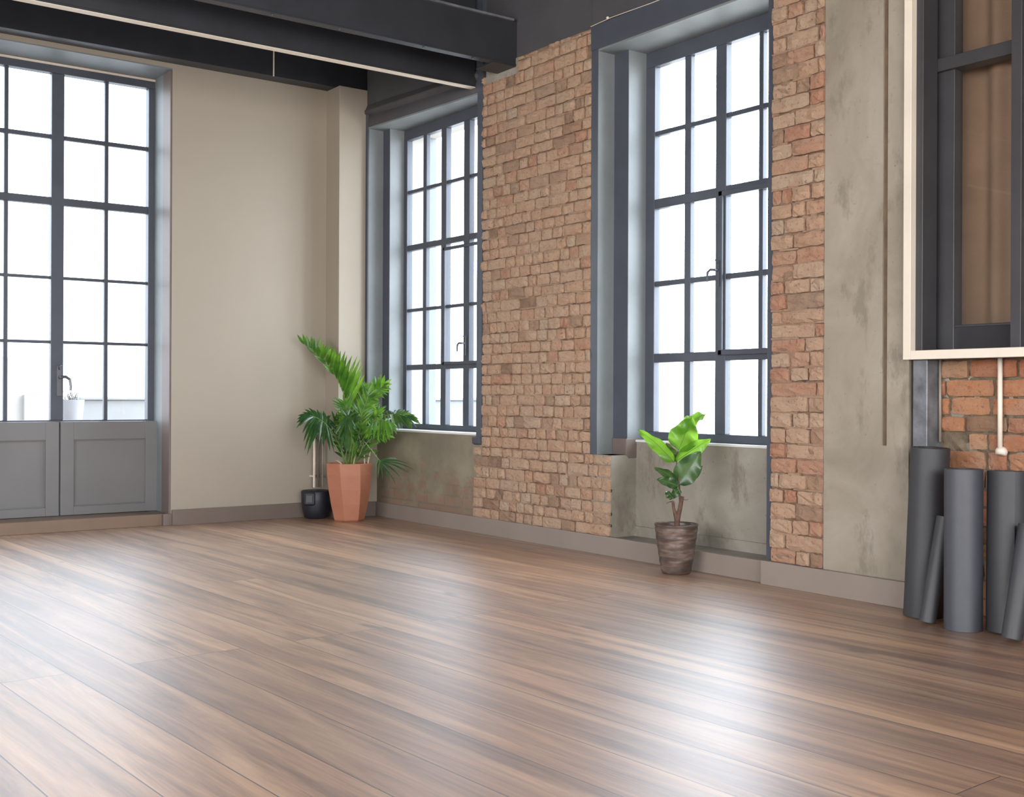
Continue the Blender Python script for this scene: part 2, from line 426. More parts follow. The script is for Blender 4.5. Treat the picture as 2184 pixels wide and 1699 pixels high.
# ------------------------------------------------------------------ brick work facing -X
def bricks(mb, y0, y1, z0, z1, x, seed, course=0.066, lens=(0.09, 0.10, 0.10, 0.14, 0.19), rough=1.0, hole=0.02, ragtop=False, flush=0.42, joint=0.0085):
    R = random.Random(seed)
    z = z0; row = 0
    # mortar bed behind the bricks, a gently uneven sheet
    ny = max(2, int((y1 - y0) / 0.035)); nz = max(2, int((z1 - z0) / 0.035))
    vs = []
    for i in range(nz + 1):
        for j in range(ny + 1):
            e = 0 if (i in (0, nz) or j in (0, ny)) else 1
            vs.append((x + 0.005 + R.uniform(-0.009, 0.008) * e, y0 + (y1 - y0) * j / ny, z0 + (z1 - z0) * i / nz))
    fs = [(i * (ny + 1) + j, (i + 1) * (ny + 1) + j, (i + 1) * (ny + 1) + j + 1, i * (ny + 1) + j + 1) for i in range(nz) for j in range(ny)]
    mb.add(vs, fs, 0, (0.5, 1.0, 0))
    while z < z1 - 0.02:
        hgt = min(course * R.uniform(0.94, 1.06), z1 - z)
        if z1 - (z + hgt) < 0.02: hgt = z1 - z
        y = y0; first = True
        while y < y1 - 0.012:
            L = R.choice(lens) * R.uniform(0.85, 1.12)
            if first: L *= R.choice((0.5, 0.75, 1)); first = False
            if y + L > y1 - 0.05: L = y1 - y
            last = y + L >= y1 - 1e-6
            if R.random() > hole:
                a, b = y + (joint / 2 if y > y0 else 0.001), y + L - (0.001 if last else joint * R.uniform(0.3, 1.0))
                c, d = z + joint / 2, z + hgt - joint / 2 * R.uniform(0.3, 1.4)
                if ragtop and d > z1 - 0.03: d -= R.uniform(0, 0.014)
                pr = -0.011 + R.uniform(-0.009, 0.007) * rough
                sl = R.uniform(-0.004, 0.004) * rough; st = R.uniform(-0.003, 0.003) * rough
                nu, nv = (5 if L > 0.14 else 4), 4
                vs = []
                for i in range(nv + 1):
                    for j in range(nu + 1):
                        u, v = j / nu, i / nv
                        edge = (i in (0, nv)) or (j in (0, nu))
                        yy = a + (b - a) * (u if j in (0, nu) else u); zz = c + (d - c) * v
                        if not edge:
                            yy += R.uniform(-1, 1) * 0.004; zz += R.uniform(-1, 1) * 0.003
                            xx = x + pr + sl * (u - .5) * 2 + st * (v - .5) * 2 + R.uniform(-0.0035, 0.0035) * rough
                        else:
                            jit = 0 if (yy <= y0 + 0.002 or yy >= y1 - 0.002) else 0.0028
                            yy += R.uniform(-jit, jit); zz += R.uniform(-0.0026, 0.0026)
                            corner = (i in (0, nv)) and (j in (0, nu))
                            if corner: yy += (0.0018 if j == 0 else -0.0018); zz += (0.0018 if i == 0 else -0.0018)
                            xx = x + pr * 0.6 + R.uniform(-0.002, 0.002)
                        vs.append((xx, yy, zz))
                n0 = len(vs)
                ring = [j for j in range(nu + 1)] + [i * (nu + 1) + nu for i in range(1, nv + 1)] + [nv * (nu + 1) + j for j in range(nu - 1, -1, -1)] + [i * (nu + 1) for i in range(nv - 1, 0, -1)]
                fs = [(i * (nu + 1) + j, (i + 1) * (nu + 1) + j, (i + 1) * (nu + 1) + j + 1, i * (nu + 1) + j + 1) for i in range(nv) for j in range(nu)]
                for q in ring:
                    vv = vs[q]; vs.append((x + 0.012, vv[1], vv[2]))
                m = len(ring)
                for k in range(m):
                    fs.append((ring[k], ring[(k + 1) % m], n0 + (k + 1) % m, n0 + k))
                tone = R.random() ** 0.8
                mort = 0.0 if R.random() > 0.12 else R.uniform(0.3, 0.8)
                mb.add(vs, fs, 0, (tone, mort, 0))
            y += L
        # flush bed joint over the course just laid, broken here and there
        if z + hgt < z1 - 0.01:
            y = y0
            while y < y1 - 0.01:
                L = min(R.uniform(0.03, 0.2), y1 - y)
                if R.random() < flush:
                    zc_ = z + hgt; h1, h2 = R.uniform(0.003, 0.007), R.uniform(0.003, 0.007); xf = x - 0.0075 + R.uniform(-0.002, 0.002)
                    q = 3; vs = []
                    for k in range(q + 1):
                        yy = y + L * k / q
                        vs += [(x + 0.006, yy, zc_ - h1 - 0.003), (xf + R.uniform(-.001, .001), yy, zc_ - h1 + R.uniform(-.002, .002)), (xf + R.uniform(-.001, .001), yy, zc_ + h2 + R.uniform(-.002, .002)), (x + 0.006, yy, zc_ + h2 + 0.003)]
                    fs = [(4 * k + c, 4 * k + c + 1, 4 * k + c + 5, 4 * k + c + 4) for k in range(q) for c in range(3)]
                    fs += [(0, 1, 2, 3), (4 * q, 4 * q + 3, 4 * q + 2, 4 * q + 1)]
                    mb.add(vs, fs, 0, (R.uniform(.4, .9), R.uniform(.3, .8), 0))
                y += L
        z += hgt; row += 1


# ================================================================== FLOOR, CEILING
mb = MB(); mb.box(XW - 0.3, XR + 0.6, YB - 0.3, YL + 0.5, -0.08, 0.0)
floor = struct(mb.build('floor', M['floor']))
mb = MB(); mb.box(XW - 0.3, XR + 0.6, YB - 0.3, YL + 0.6, ZC, ZC + 0.2)
ceil = struct(mb.build('ceiling', M['ceil']))

# ================================================================== LEFT WALL with french doors
YG = YL + 0.33                      # glazing plane of the doors
YP = YG - 0.07                      # lower panels stand proud
XJ = onY(366, 600, YL).x            # right jamb of the opening
dcx = onY(123.5, 500, YG).x         # meeting stile
XJ2 = 2 * dcx - onY(333, 500, YG).x - 0.02
ztop = onY(366, 145, YL).z
ZA = onY(400, 129.5, YL - 0.13).z   # bottom of the beam along this wall
mb = MB()
mb.box(XJ, XR + 0.5, YL, YL + 0.42, 0, ZC)
mb.box(XW, XJ2, YL, YL + 0.42, 0, ZC)
mb.box(XJ2, XJ, YL, YL + 0.42, ztop, ZC)
wall_left = struct(mb.build('wall_left', M['beige']))
# jamb and head linings
mb = MB()
mb.box(XJ - 0.012, XJ, YL + 0.002, YL + 0.145, 0.0, ztop - 0.012)
lin = mb.build('jamb_lining', M['taupe'], wall_left, 0.002); lin['label'] = 'taupe painted front half of the door reveal'
mb = MB()
mb.box(XJ - 0.006, XJ, YL + 0.145, YG + 0.06, 0.0, ztop - 0.008)
mb.box(XJ2, XJ2 + 0.008, YL + 0.002, YG + 0.06, 0.0, ztop - 0.008)
mb.box(XJ2, XJ, YL + 0.002, YG + 0.06, ztop - 0.008, ztop)
lin = mb.build('reveal_lining', M['reveal'], wall_left); lin['label'] = 'grey painted soffit and rear half of the door reveal'

# doors: one frame set, window bars, lower panels
def zY(px, py, Y): return onY(px, py, Y).z
door = MB()
FD = 0.05
xl, xr_ = XJ2 + 0.008, onY(333, 500, YG).x
gl = onY(316, 500, YG).x
z_bot = zY(316, 894, YG)
z_gt = zY(316, 188, YG)
z_ft = ztop - 0.008
bars = [(zY(316, 312.8, YG), zY(316, 321.5, YG)), (zY(316, 440.7, YG), zY(316, 456, YG)), (zY(316, 601, YG), zY(316, 607, YG)), (zY(316, 732, YG), zY(316, 738, YG))]
ml, mr_ = onY(109.5, 500, YG).x, onY(136.5, 500, YG).x
mu0, mu1 = onY(224, 500, YG).x, onY(232, 500, YG).x
xs_m = [(mu0, mu1), (2 * dcx - mu1, 2 * dcx - mu0)]
zp0 = zY(338, 1087.7, YP)
door.box(gl, XJ - 0.004, YG - 0.004, YG + FD + 0.01, zp0, z_gt)
door.box(xl, 2 * dcx - gl, YG - 0.004, YG + FD + 0.01, zp0, z_gt)
door.box(xl, XJ - 0.004, YG - 0.004, YG + FD + 0.01, z_gt, z_ft)
door.box(ml, mr_, YG, YG + FD, z_bot, z_gt)
for (t, b) in bars[1:2]:
    door.box(2 * dcx - gl, ml, YG + 0.002, YG + FD, b, t); door.box(mr_, gl, YG + 0.002, YG + FD, b, t)
door.box(2 * dcx - gl, gl, YG + 0.003, YG + FD, z_bot - 0.045, z_bot)
d1 = struct(door.build('door_1', M['frame'], None, 0.003))
mb = MB()
for (t, b) in (bars[0], bars[2], bars[3]): mb.box(2 * dcx - gl, gl, YG + 0.012, YG + 0.040, b, t)
for (a, b) in xs_m: mb.box(a, b, YG + 0.010, YG + 0.042, z_bot, z_gt)
mb.build('glazing_bars', M['frame'], d1, 0.002)
mb = MB(); mb.box(2 * dcx - gl, gl, YG + 0.024, YG + 0.028, z_bot, z_gt)
mb.build('glass', M['glass'], d1)
mb = MB(); mb.box(xl, xr_, YG - 0.012, YG - 0.002, z_ft - 0.016, z_ft - 0.001)
o = mb.build('head_bead', M['pale'], d1, 0.002); o['label'] = 'thin pale bead above the dark head rail'
# lower timber panels (two)
def lower_panel(x0, x1, m):
    p = MB()
    z1 = zY(300, 897.5, YP); z0 = zp0
    st = 0.085; y0 = YP; y1 = YG + 0.045
    pz1, pz0 = zY(300, 935, YP), zY(300, 1072, YP)
    p.box(x0, x0 + st, y0, y1, z0, z1); p.box(x1 - st, x1, y0, y1, z0, z1)
    p.box(x0 + st, x1 - st, y0, y1, z0, pz0); p.box(x0 + st, x1 - st, y0, y1, pz1, z1)
    p.box(x0 + st, x1 - st, y0 + 0.018, y1, pz0, pz1)
    o = p.build('door_panel', M['doorpaint'], d1, 0.0025)
    q = MB()
    t = 0.007
    q.box(x0 + st, x0 + st + t, y0 + 0.008, y0 + 0.018, pz0, pz1); q.box(x1 - st - t, x1 - st, y0 + 0.008, y0 + 0.018, pz0, pz1)
    q.box(x0 + st, x1 - st, y0 + 0.008, y0 + 0.018, pz0, pz0 + t); q.box(x0 + st, x1 - st, y0 + 0.008, y0 + 0.018, pz1 - t, pz1)
    q.build('panel_moulding', M['doorpaint'], o, 0.002)
    return o
g = 0.005
lower_panel(dcx + g, onY(336, 1000, YP).x, 1)
lower_panel(2 * dcx - onY(336, 1000, YP).x, dcx - g, 1)
def lever(name, p, parent, axis='y', s=1.0, mat='chrome', side=1):
    # espagnolette lever: backplate, spindle and curved grip
    q = MB()
    if axis == 'y':
        T = lambda a, n, z: (p[0] + a * s, p[1] - n * s, p[2] + z * s)
    else:
        T = lambda a, n, z: (p[0] - n * s, p[1] + a * s, p[2] + z * s)
    def bx(a0, a1, n0, n1, z0, z1):
        A = T(a0, n0, z0); B = T(a1, n1, z1); q.box(A[0], B[0], A[1], B[1], A[2], B[2])
    bx(-0.012, 0.012, 0.0, 0.006, -0.08, 0.08)
    q.tube([T(0, 0, 0.02), T(0, 0.04, 0.02)], 0.009 * s)
    q.tube([T(0, 0.038, 0.02), T(side * 0.022, 0.048, 0.022), T(side * 0.042, 0.05, 0.008), T(side * 0.047, 0.05, -0.025), T(side * 0.045, 0.05, -0.05)], [0.008 * s, 0.0085 * s, 0.008 * s, 0.0075 * s, 0.006 * s])
    q.tube([T(0, 0.006, 0.06), T(-side * 0.006, 0.02, 0.075), T(side * 0.008, 0.022, 0.082)], 0.004 * s)
    o = q.build(name, M[mat], parent, 0.001)
    return o
lever('door_handle', onY(126, 812, YG - 0.001), d1, 'y', 1.25)['label'] = 'steel lever handle'

# threshold box and skirtings
zt = 0.078
mb = MB(); mb.box(XJ2, XJ - 0.05, YL + 0.02, YP + 0.12, 0, zt)
mb.box(XJ - 0.05, XJ + 0.004, YL - 0.004, YP + 0.12, 0, zt + 0.002, 1)
struct(mb.build('trim_1', [M['tan'], M['taupe']], None, 0.003))
YCF = 7.40
XCOL = onY(723, 500, YCF).x   # boxed-in pipe casing in the corner
YCF = 7.40
mb = MB(); mb.box(XJ + 0.006, XCOL + 0.0, YL - 0.022, YL, 0, 0.105); mb.box(XW, XJ2, YL - 0.022, YL, 0, 0.105)
mb.box(XCOL - 0.018, XCOL, YCF - 0.02, YL - 0.022, 0, 0.105); mb.box(XCOL - 0.018, XR - 0.022, YCF - 0.02, YCF, 0, 0.105)
struct(mb.build('baseboard_left', M['skirt_dark'], None, 0.003))
mb = MB(); mb.box(XCOL, XR + 0.3, YCF, YL + 0.01, 0, ZA)
mb.build('corner_boxing', M['beige'], wall_left, 0.003)

# ================================================================== RIGHT WALL
Z1 = 2.83       # window heads
ZT = 2.965      # top of brick
XN = XR + 0.19  # back of the niches below the windows
XF = XR + 0.25  # frames of the windows
XO = XR + 0.40  # outer face
zsill = onX(1600, 951, XN).z
ya0 = onX(1276, 500, XR).y           # window 2, left edge of first reveal step
xa1 = XR + 0.118
ya1 = onX(1340, 500, xa1).y          # second step
yb = onX(1638, 700, XR).y            # window 2 right edge
yb2 = onX(1655, 700, XR).y           # edge of brick strip
yc = onX(1758, 700, XS).y            # brick strip / concrete
yd = onX(1930, 700, XS).y            # concrete / window 3
XS1 = XR - 0.11                     # surround of window 1 stands proud
yp0 = onX(1262, 500, XR).y           # pier right (near) edge
yp1 = onX(1028, 500, XR).y           # pier far edge
XSR = XR - 0.016
yw1r = onX(1017, 500, XSR).y         # window 1 right edge
yw1l = onX(784, 500, XS1).y
xw1s = onX(817, 500, 0 + 4.0).x
def xat(px, Y): return onY(px, 560, Y).x
xs1 = xat(817, yw1l)                 # first step depth of window 1
yw1l2 = onX(831, 560, xs1).y
XF1 = xat(861, yw1l2)                # frame plane of window 1
XN1 = XR + 0.002
zs1 = onX(960, 919, XF1 - 0.03).z

wr = MB()
# solid backing
wr.box(XR + 0.012, XO, yp0 - 0.002, yp1 + 0.002, 0, ZC)                       # pier core
wr.box(XN, XO, ya1 + 0.004, ya0, 0, ZC)
wr.box(XR + 0.012, XO, YB, yd - 0.9, 0, ZC)
wr.box(XS + 0.012, XO, yc, yb2, 0, ZC)
wr.box(XR + 0.022, XO, yb2, yb - 0.004, 0, ZC)
zs2 = onX(1395, 938, XF).z
wr.box(XN, XO, yb, ya0, 0, zs2 - 0.014)
wr.box(XN1, XO, yp1 - 0.01, YL, 0, zs1 - 0.02)
wr.box(XR, XO, yb2, yp0 + 0.0, Z1 + 0.0, ZC)
wr.box(XR + 0.07, XO, yw1r - 0.05, YL, Z1, ZC)
wall_right = struct(wr.build('wall_right', M['upper']))
mb = MB()
for (a, b, zlo) in ((yb, ya1, zs2 - 0.012), (yw1r, yw1l2, zs1 - 0.03)):
    mb.box(XF1 + 0.06 if a > 5 else XF + 0.06, (xat(899, yw1l2) if a > 5 else XO + 0.02), b - 0.02, b + 0.04, zlo, Z1)
    mb.box(XF1 + 0.06 if a > 5 else XF + 0.06, XO + 0.02, a, b, zlo - 0.05, zlo)
    mb.box(XF1 + 0.06 if a > 5 else XF + 0.06, XO + 0.02, a, b, Z1 - 0.03, Z1 + 0.02)
mb.build('outer_reveal', M['stone_out'], wall_right)['label'] = 'pale stone outer reveal'

# reveals of window 2 (stepped, painted grey)
zlow = onX(1290, 970, XR).z
rv = MB()
# step fronts coloured dark for shade, sides lighter for window light
rv.box(XR - 0.006, XR - 0.002, ya0 + 0.001, yp0, zlow, Z1 + 0.0, 1)            # dark strip in the wall plane
rv.box(XR - 0.002, XR + 0.4, ya0, yp0, zlow, Z1 + 0.0)
rv.box(xa1, XR + 0.42, ya1, ya0 + 0.001, zlow - 0.01, Z1)              # second step (side faces)
rv.box(xa1 - 0.002, xa1, ya1 + 0.001, ya0, zlow + 0.0, Z1, 1)            # its dark front face
rv.box(XR - 0.006, XR + 0.02, yb2, yb, 0.112, Z1, 1)                  # right post, full height
rv.box(XR + 0.02, XR + 0.42, yb - 0.001, yb2 + 0.02, 0.112, Z1)
rv.box(XR - 0.004, XR + 0.42, yb2, yp0, Z1 - 0.001, Z1 + 0.001)          # soffit skin
rv.box(XR - 0.012, XR, yb2, yp0, Z1, ZT, 1)                           # band over the window
rev2 = rv.build('window_reveal', [M['reveal'], M['frame']], wall_right, 0.002)
# soffit in its own lighter grey
mb = MB(); mb.box(XR - 0.003, XF + 0.02, yb + 0.001, ya0, Z1 - 0.012, Z1 - 0.002)
mb.build('lintel_soffit', M['reveal'], wall_right)
# bottom block of the step
mb = MB()
q0, q1 = onX(1310, 560, xa1).y, ya1
zb1, zb0 = onX(1320, 934, xa1 - 0.01).z, onX(1320, 976, xa1 - 0.01).z
mb.prism([(xa1 - 0.012, zb1), (xa1 - 0.012, zb0 + 0.02), (xa1 + 0.01, zb0), (XN, zb0), (XN, zb1)], 'y', q1 - 0.004, q0)
mb.build('reveal_end_block', M['taupe'], wall_right, 0.004)
# niche below window 2
mb = MB()
mb.box(XR + 0.0, XN, ya1, ya0 - 0.0, 0.0, zlow - 0.0)
mb.box(XN - 0.006, XN + 0.02, yb, ya1, 0.0, zs2 - 0.012)
mb.box(XN - 0.02, XN, yb, ya1, 0.0, 0.155)
mb.box(XR + 0.01, XN, yb2 + 0.015, ya1, 0, 0.10)
mb.build('niche_render', M['niche'], wall_right)

# window 1 surround
rv = MB()
yw1o = onX(1028, 500, XSR).y
zh1 = onX(1014, 905, XSR).z
zp = onX(1020, 949, XSR).z
rv.box(XSR, XR + 0.4, yw1o, yw1r, zp + 0.03, ZC, 1)    # right post
rv.prism([(XSR - 0.012, zp + 0.05), (XSR - 0.010, zp + 0.012), (XSR + 0.01, zp), (XR + 0.05, zp), (XR + 0.05, zp + 0.05)], 'y', yw1o, yw1r + 0.03, 1)
rv.box(XS1, XS1 + 0.01, yw1l, YCF - 0.0, zs1 - 0.05, Z1 + 0.12, 1)     # left front strip
rv.box(XS1 + 0.01, XR + 0.42, yw1l, YL, zs1 - 0.03, Z1)
rv.box(xs1, XR + 0.42, yw1l2, yw1l + 0.001, zs1 - 0.03, Z1)
rv.box(xs1 - 0.002, xs1, yw1l2 + 0.001, yw1l, zs1 - 0.03, Z1, 1)  # step front darkened in colour as the shaded face
rv.build('window_reveal', [M['reveal'], M['frame']], wall_right, 0.002)
mb = MB(); mb.prism([(XS1 + 0.002, yw1l), (XF1 + 0.02, yw1l), (XF1 + 0.02, yw1r), (XSR + 0.002, yw1r)], 'z', Z1 - 0.012, Z1 - 0.001)
mb.build('lintel_soffit', M['reveal'], wall_right)
mb = MB()   # cornice over window 1 with a rounded roll
cp = [(0.10, 0.0), (0, 0), (0, 0.06), (0.012, 0.085), (-0.010, 0.10), (-0.014, 0.12), (0.0, 0.14), (0.012, 0.17), (0.10, 0.19)]
vs = [(XSR + 0.004 + p[0], yw1r - 0.005, Z1 + p[1]) for p in cp] + [(XS1 + p[0], YCF, Z1 + p[1]) for p in cp]
n = len(cp); mb.add(vs, [tuple(range(n)), tuple(reversed(range(n, 2 * n)))] + [(i, i + n, (i + 1) % n + n, (i + 1) % n) for i in range(n)])
mb.build('cornice', M['upper'], wall_right, 0.004, True)
mb = MB(); mb.prism([(XSR + 0.01, yw1r - 0.005), (XR + 0.08, yw1r - 0.005), (XR + 0.08, YCF), (XS1 + 0.012, YCF)], 'z', Z1 + 0.15, ZC)
mb.build('upper_wall_panel', M['upper'], wall_right)
mb = MB(); mb.box(XN1 - 0.006, XN1 + 0.03, yp1 - 0.02, YCF, 0.0, zs1 - 0.015)
mb.build('niche_render', M['niche_brick'], wall_right)

# brick facings
mb = MB()
yn1 = onX(1012, 1040, XR).y
znot = onX(1070, 168, XR).z
yq0, yq1 = onX(1106, 130, XR).y, onX(1036, 150, XR).y
bricks(mb, yp0, yp1, zlow + 0.0, znot, XR, 3)
bricks(mb, yp0, yq0, znot, ZT, XR, 4, ragtop=True)
bricks(mb, yq1, yp1, znot, znot + 0.05, XR, 5, course=0.05, ragtop=True)
bricks(mb, ya1 + 0.0, yn1, 0.10, zlow, XR, 6)
mb.build('brick_facing', M['brick'], wall_right)['label'] = 'limewashed old brick pier between the windows'
mb = MB(); mb.box(XR + 0.0, XR + 0.03, yp1 - 0.005, yn1, 0.0, zh1 - 0.06); mb.box(XR + 0.002, XN, ya1 + 0.001, yp0, 0, zlow)
mb.box(XR + 0.004, XR + 0.02, yq0, yq1, znot, ZT)
mb.build('mortar_backing', M['niche'], wall_right)
mb = MB()
bricks(mb, yc, yb2 - 0.002, 0.11, ZC - 0.0, XS, 8, hole=0.035, lens=(0.11, 0.21, 0.16, 0.08), course=0.069, rough=1.5, flush=0.4)
o = mb.build('brick_facing', M['brick_red'], wall_right); o['label'] = 'narrow strip of redder brick beside the concrete'
mb = MB()
yg0, yg1 = onX(1892, 700, XS).y, onX(1882, 700, XS).y
zg = onX(1888, 950, XS).z
mb.box(XS, XO, yg1, yc, 0, ZC); mb.box(XS, XO, yd - 0.02, yg0, 0, ZC); mb.box(XS + 0.02, XO, yg0, yg1, zg, ZC); mb.box(XS, XO, yg0, yg1, 0, zg)
mb.build('concrete_pier', M['concrete'], wall_right)
mb = MB(); mb.box(XS + 0.008, XS + 0.03, yg0 - 0.001, yg1 + 0.001, zg, ZC); mb.build('groove_lining', M['groove'], wall_right)

# skirting of the right wall
mb = MB()
yk = onX(1623, 1220, XS - 0.02).y
mb.box(XR - 0.022, XR + 0.012, yk - 0.05, YCF - 0.02, 0, 0.105)
mb.box(XS - 0.024, XS + 0.02, yd - 0.02, yk, 0, 0.112)
struct(mb.build('baseboard_right', M['skirt'], None, 0.003))
# thin crack of light-coloured filler and a nail above window 2
mb = MB(); zz = ZT + 0.002
mb.tube([(XR - 0.014, yp0, zz), (XR - 0.014, yp0 - 0.18, zz + 0.006), (XR - 0.014, yp0 - 0.5, zz - 0.002), (XR - 0.014, yb2, zz + 0.004)], 0.0022, 5)
mb.build('filler_line', M['pale'], wall_right)
mb = MB(); _n = onX(1296, 38, XR - 0.02); mb.lathe([(0, -0.009), (0.007, -0.005), (0.009, 0.0), (0.007, 0.005), (0, 0.009)], 12, tuple(_n)); mb.box(_n.x, XR, _n.y - 0.002, _n.y + 0.002, _n.z - 0.002, _n.z + 0.002)
mb.build('nail', M['pale'], wall_right, 0, True)

# ------------------------------------------------------------------ steel windows
def steel_window(name, X, y_l, y_r, rows, cols, zb, zt_, glass_l, stile, depth=0.045):
    """y_l is the far (left) side. cols: list of (ya,yb) vertical members, rows: list of (z0,z1,thick)"""
    m = MB()
    m.box(X, X + depth, glass_l, y_l + 0.01, zb, zt_)
    m.box(X, X + depth, y_r - 0.02, y_r + stile, zb, zt_)
    m.box(X, X + depth, y_r - 0.02, y_l + 0.01, zt_, Z1 - 0.012)
    m.box(X, X + depth, y_r - 0.02, y_l + 0.01, zb - 0.045, zb)
    for a, b, th in cols:
        if th: m.box(X + 0.001, X + depth, a, b, zb, zt_)
    for a, b, th in rows:
        if th: m.box(X + 0.003, X + depth - 0.003, y_r + stile, glass_l, a, b)
    root = struct(m.build(name, M['frame'], None, 0.003))
    m = MB()
    for a, b, th in cols:
        if not th: m.box(X + 0.008, X + depth - 0.006, a, b, zb, zt_)
    for a, b, th in rows:
        if not th: m.box(X + 0.010, X + depth - 0.006, y_r + 0.01, y_l, a, b)
    m.build('glazing_bars', M['frame'], root, 0.002)
    m = MB(); m.box(X + 0.026, X + 0.030, y_r, y_l, zb, zt_)
    m.build('glass', M['glass'], root)
    return root

def yX(px, X): return onX(px, 560, X).y
def zX(px, py, X): return onX(px, py, X).z
# near window (window_2)
cols = [(yX(1470, XF), yX(1457, XF), 0), (yX(1547, XF), yX(1525, XF), 1), (yX(1624, XF), yX(1615, XF), 0)]
rows = [(zX(1395, 290, XF), zX(1395, 280.5, XF), 0), (zX(1395, 445.6, XF), zX(1395, 425.5, XF), 1), (zX(1395, 611, XF), zX(1395, 600, XF), 0), (zX(1395, 773, XF), zX(1395, 754, XF), 1)]
yr2 = yb + 0.0
yR_true = yX(1536, XF) - (yX(1395, XF) - yX(1536, XF)) - 0.02
w2 = steel_window('window_2', XF, ya1, max(yb - 0.0, yR_true - 0.03), rows, cols, zX(1395, 920.5, XF), zX(1404, 139.5, XF), yX(1395, XF), 0.02)
# opening casement within it
mb = MB(); fx = XF - 0.016
cy0, cy1 = yb + 0.03, yX(1531, fx); cz0, cz1 = zX(1531, 757, fx), zX(1531, 408, fx)
t = 0.028
mb.box(fx, XF + 0.001, cy1 - t, cy1, cz0, cz1); mb.box(fx, XF + 0.001, cy0, cy0 + t, cz0, cz1); mb.box(fx, XF + 0.001, cy0, cy1, cz0, cz0 + t); mb.box(fx, XF + 0.001, cy0, cy1, cz1 - t, cz1)
cs = mb.build('casement', M['frame'], w2, 0.003)
p = onX(1532, 583, fx); lever('window_handle', p, w2, 'x', 0.85, 'frame', 1)
mb = MB(); mb.box(XN - 0.014, XF + 0.02, yb + 0.002, ya1 - 0.002, zs2 - 0.012, zs2 + 0.001)
mb.build('window_sill', M['sill'], w2, 0.002)['label'] = 'thin white sill'
# far window (window_1)
XFa = XF1
cols = [(yX(907, XFa), yX(900, XFa), 0), (yX(950.5, XFa), yX(940, XFa), 1), (yX(1000, XFa), yX(988, XFa), 1)]
rows = [(zX(868, 414, XFa), zX(868, 407, XFa), 0), (zX(868, 536, XFa), zX(868, 524, XFa), 1), (zX(868, 665.5, XFa), zX(868, 659, XFa), 0), (zX(868, 789, XFa), zX(868, 778, XFa), 1)]
w1 = steel_window('window_1', XFa, yw1l2, yw1r - 0.25, rows, cols, zX(880, 903, XFa), zX(868, 300, XFa), yX(867.5, XFa), 0.02)
mb = MB(); fx = XFa - 0.014
cy0, cy1 = yw1r - 0.2, yX(944, fx); cz0, cz1 = zX(944, 778, fx), zX(944, 528, fx)
t = 0.022
mb.box(fx, XFa + 0.001, cy1 - t, cy1, cz0, cz1); mb.box(fx, XFa + 0.001, cy0, cy0 + t, cz0, cz1); mb.box(fx, XFa + 0.001, cy0, cy1, cz0, cz0 + t); mb.box(fx, XFa + 0.001, cy0, cy1, cz1 - t, cz1)
mb.build('casement', M['frame'], w1, 0.003)
lever('window_handle', onX(992, 737, fx), w1, 'x', 0.8, 'frame', 1)
mb = MB(); mb.prism([(XN1 - 0.010, yw1r + 0.001), (XFa + 0.02, yw1r + 0.001), (XFa + 0.02, yw1l - 0.001), (XN1 - 0.010, yw1l - 0.001)], 'z', zs1 - 0.014, zs1)
mb.build('window_sill', M['sill'], w1, 0.002)['label'] = 'thin white sill'

# ------------------------------------------------------------------ window 3 (dark, at the right edge) and what is below it
XT = XS - 0.035
zc0 = onX(1926, 767, XT).z; zc1 = onX(1942, 747.5, XT).z
yt0, yt1 = onX(1942, 600, XT).y, onX(1926, 600, XT).y
Y3 = yt0 - 1.25      # near end of the window, outside the picture
m3 = MB()
m3.box(XT, XS + 0.02, yt0, yt1, zc0, ZC - 0.02); m3.box(XT, XS + 0.02, Y3, yt0, zc0, zc1); m3.box(XT, XS + 0.02, Y3 - 0.03, Y3, zc0, ZC - 0.02)
w3 = struct(m3.build('window_3', M['pale'], None, 0.002))
mb = MB()
ya = onX(1968, 500, XS).y
mb.box(XS, XS + 0.10, ya, yt0 + 0.01, zc1 - 0.02, ZC)                        # outer post
xg = XS + 0.16
yb_, yc_ = onX(2035, 500, XS + 0.12).y, onX(1993, 500, XS + 0.12).y
mb.box(XS + 0.12, xg + 0.02, yb_, yc_, zc1, ZC)                               # inner post
mb.box(XS + 0.14, xg + 0.03, yc_, ya + 0.0, zc1, ZC)
ym0, ym1 = onX(2178, 500, XS + 0.06).y, onX(2155, 500, XS + 0.06).y
mb.box(XS + 0.06, xg + 0.03, ym0, ym1, zc1 - 0.0, ZC)                         # meeting stile
zr0, zr1 = onX(1990, 156, XS + 0.10).z, onX(1990, 128, XS + 0.10).z
mb.box(XS + 0.10, xg + 0.02, ym1, onX(1978, 500, XS + 0.10).y, zr0, zr1)      # transom rail
mb.box(XS + 0.10, xg + 0.02, Y3, ym0, zr0, zr1)
zq = onX(2100, 690, xg - 0.01).z
mb.box(XS + 0.13, xg + 0.02, Y3, ya, zq - 0.012, zq)
mb.box(XS, xg + 0.3, Y3, yt0 + 0.01, zc0, zc1 - 0.004)                        # ledge
mb.box(XS, xg + 0.3, Y3 - 0.03, Y3, zc0, ZC)
mb.build('dark_sash', M['sash'], w3, 0.003)
mb = MB(); mb.box(XS + 0.125, XS + 0.135, ym1, ya, zc1, zq - 0.012)
mb.build('kick_plate', M['gloss'], w3)['label'] = 'glossy black strip below the dark pane'
mb = MB(); mb.box(xg, xg + 0.004, Y3, ya, zc1, ZC); mb.build('glass', M['glass'], w3)
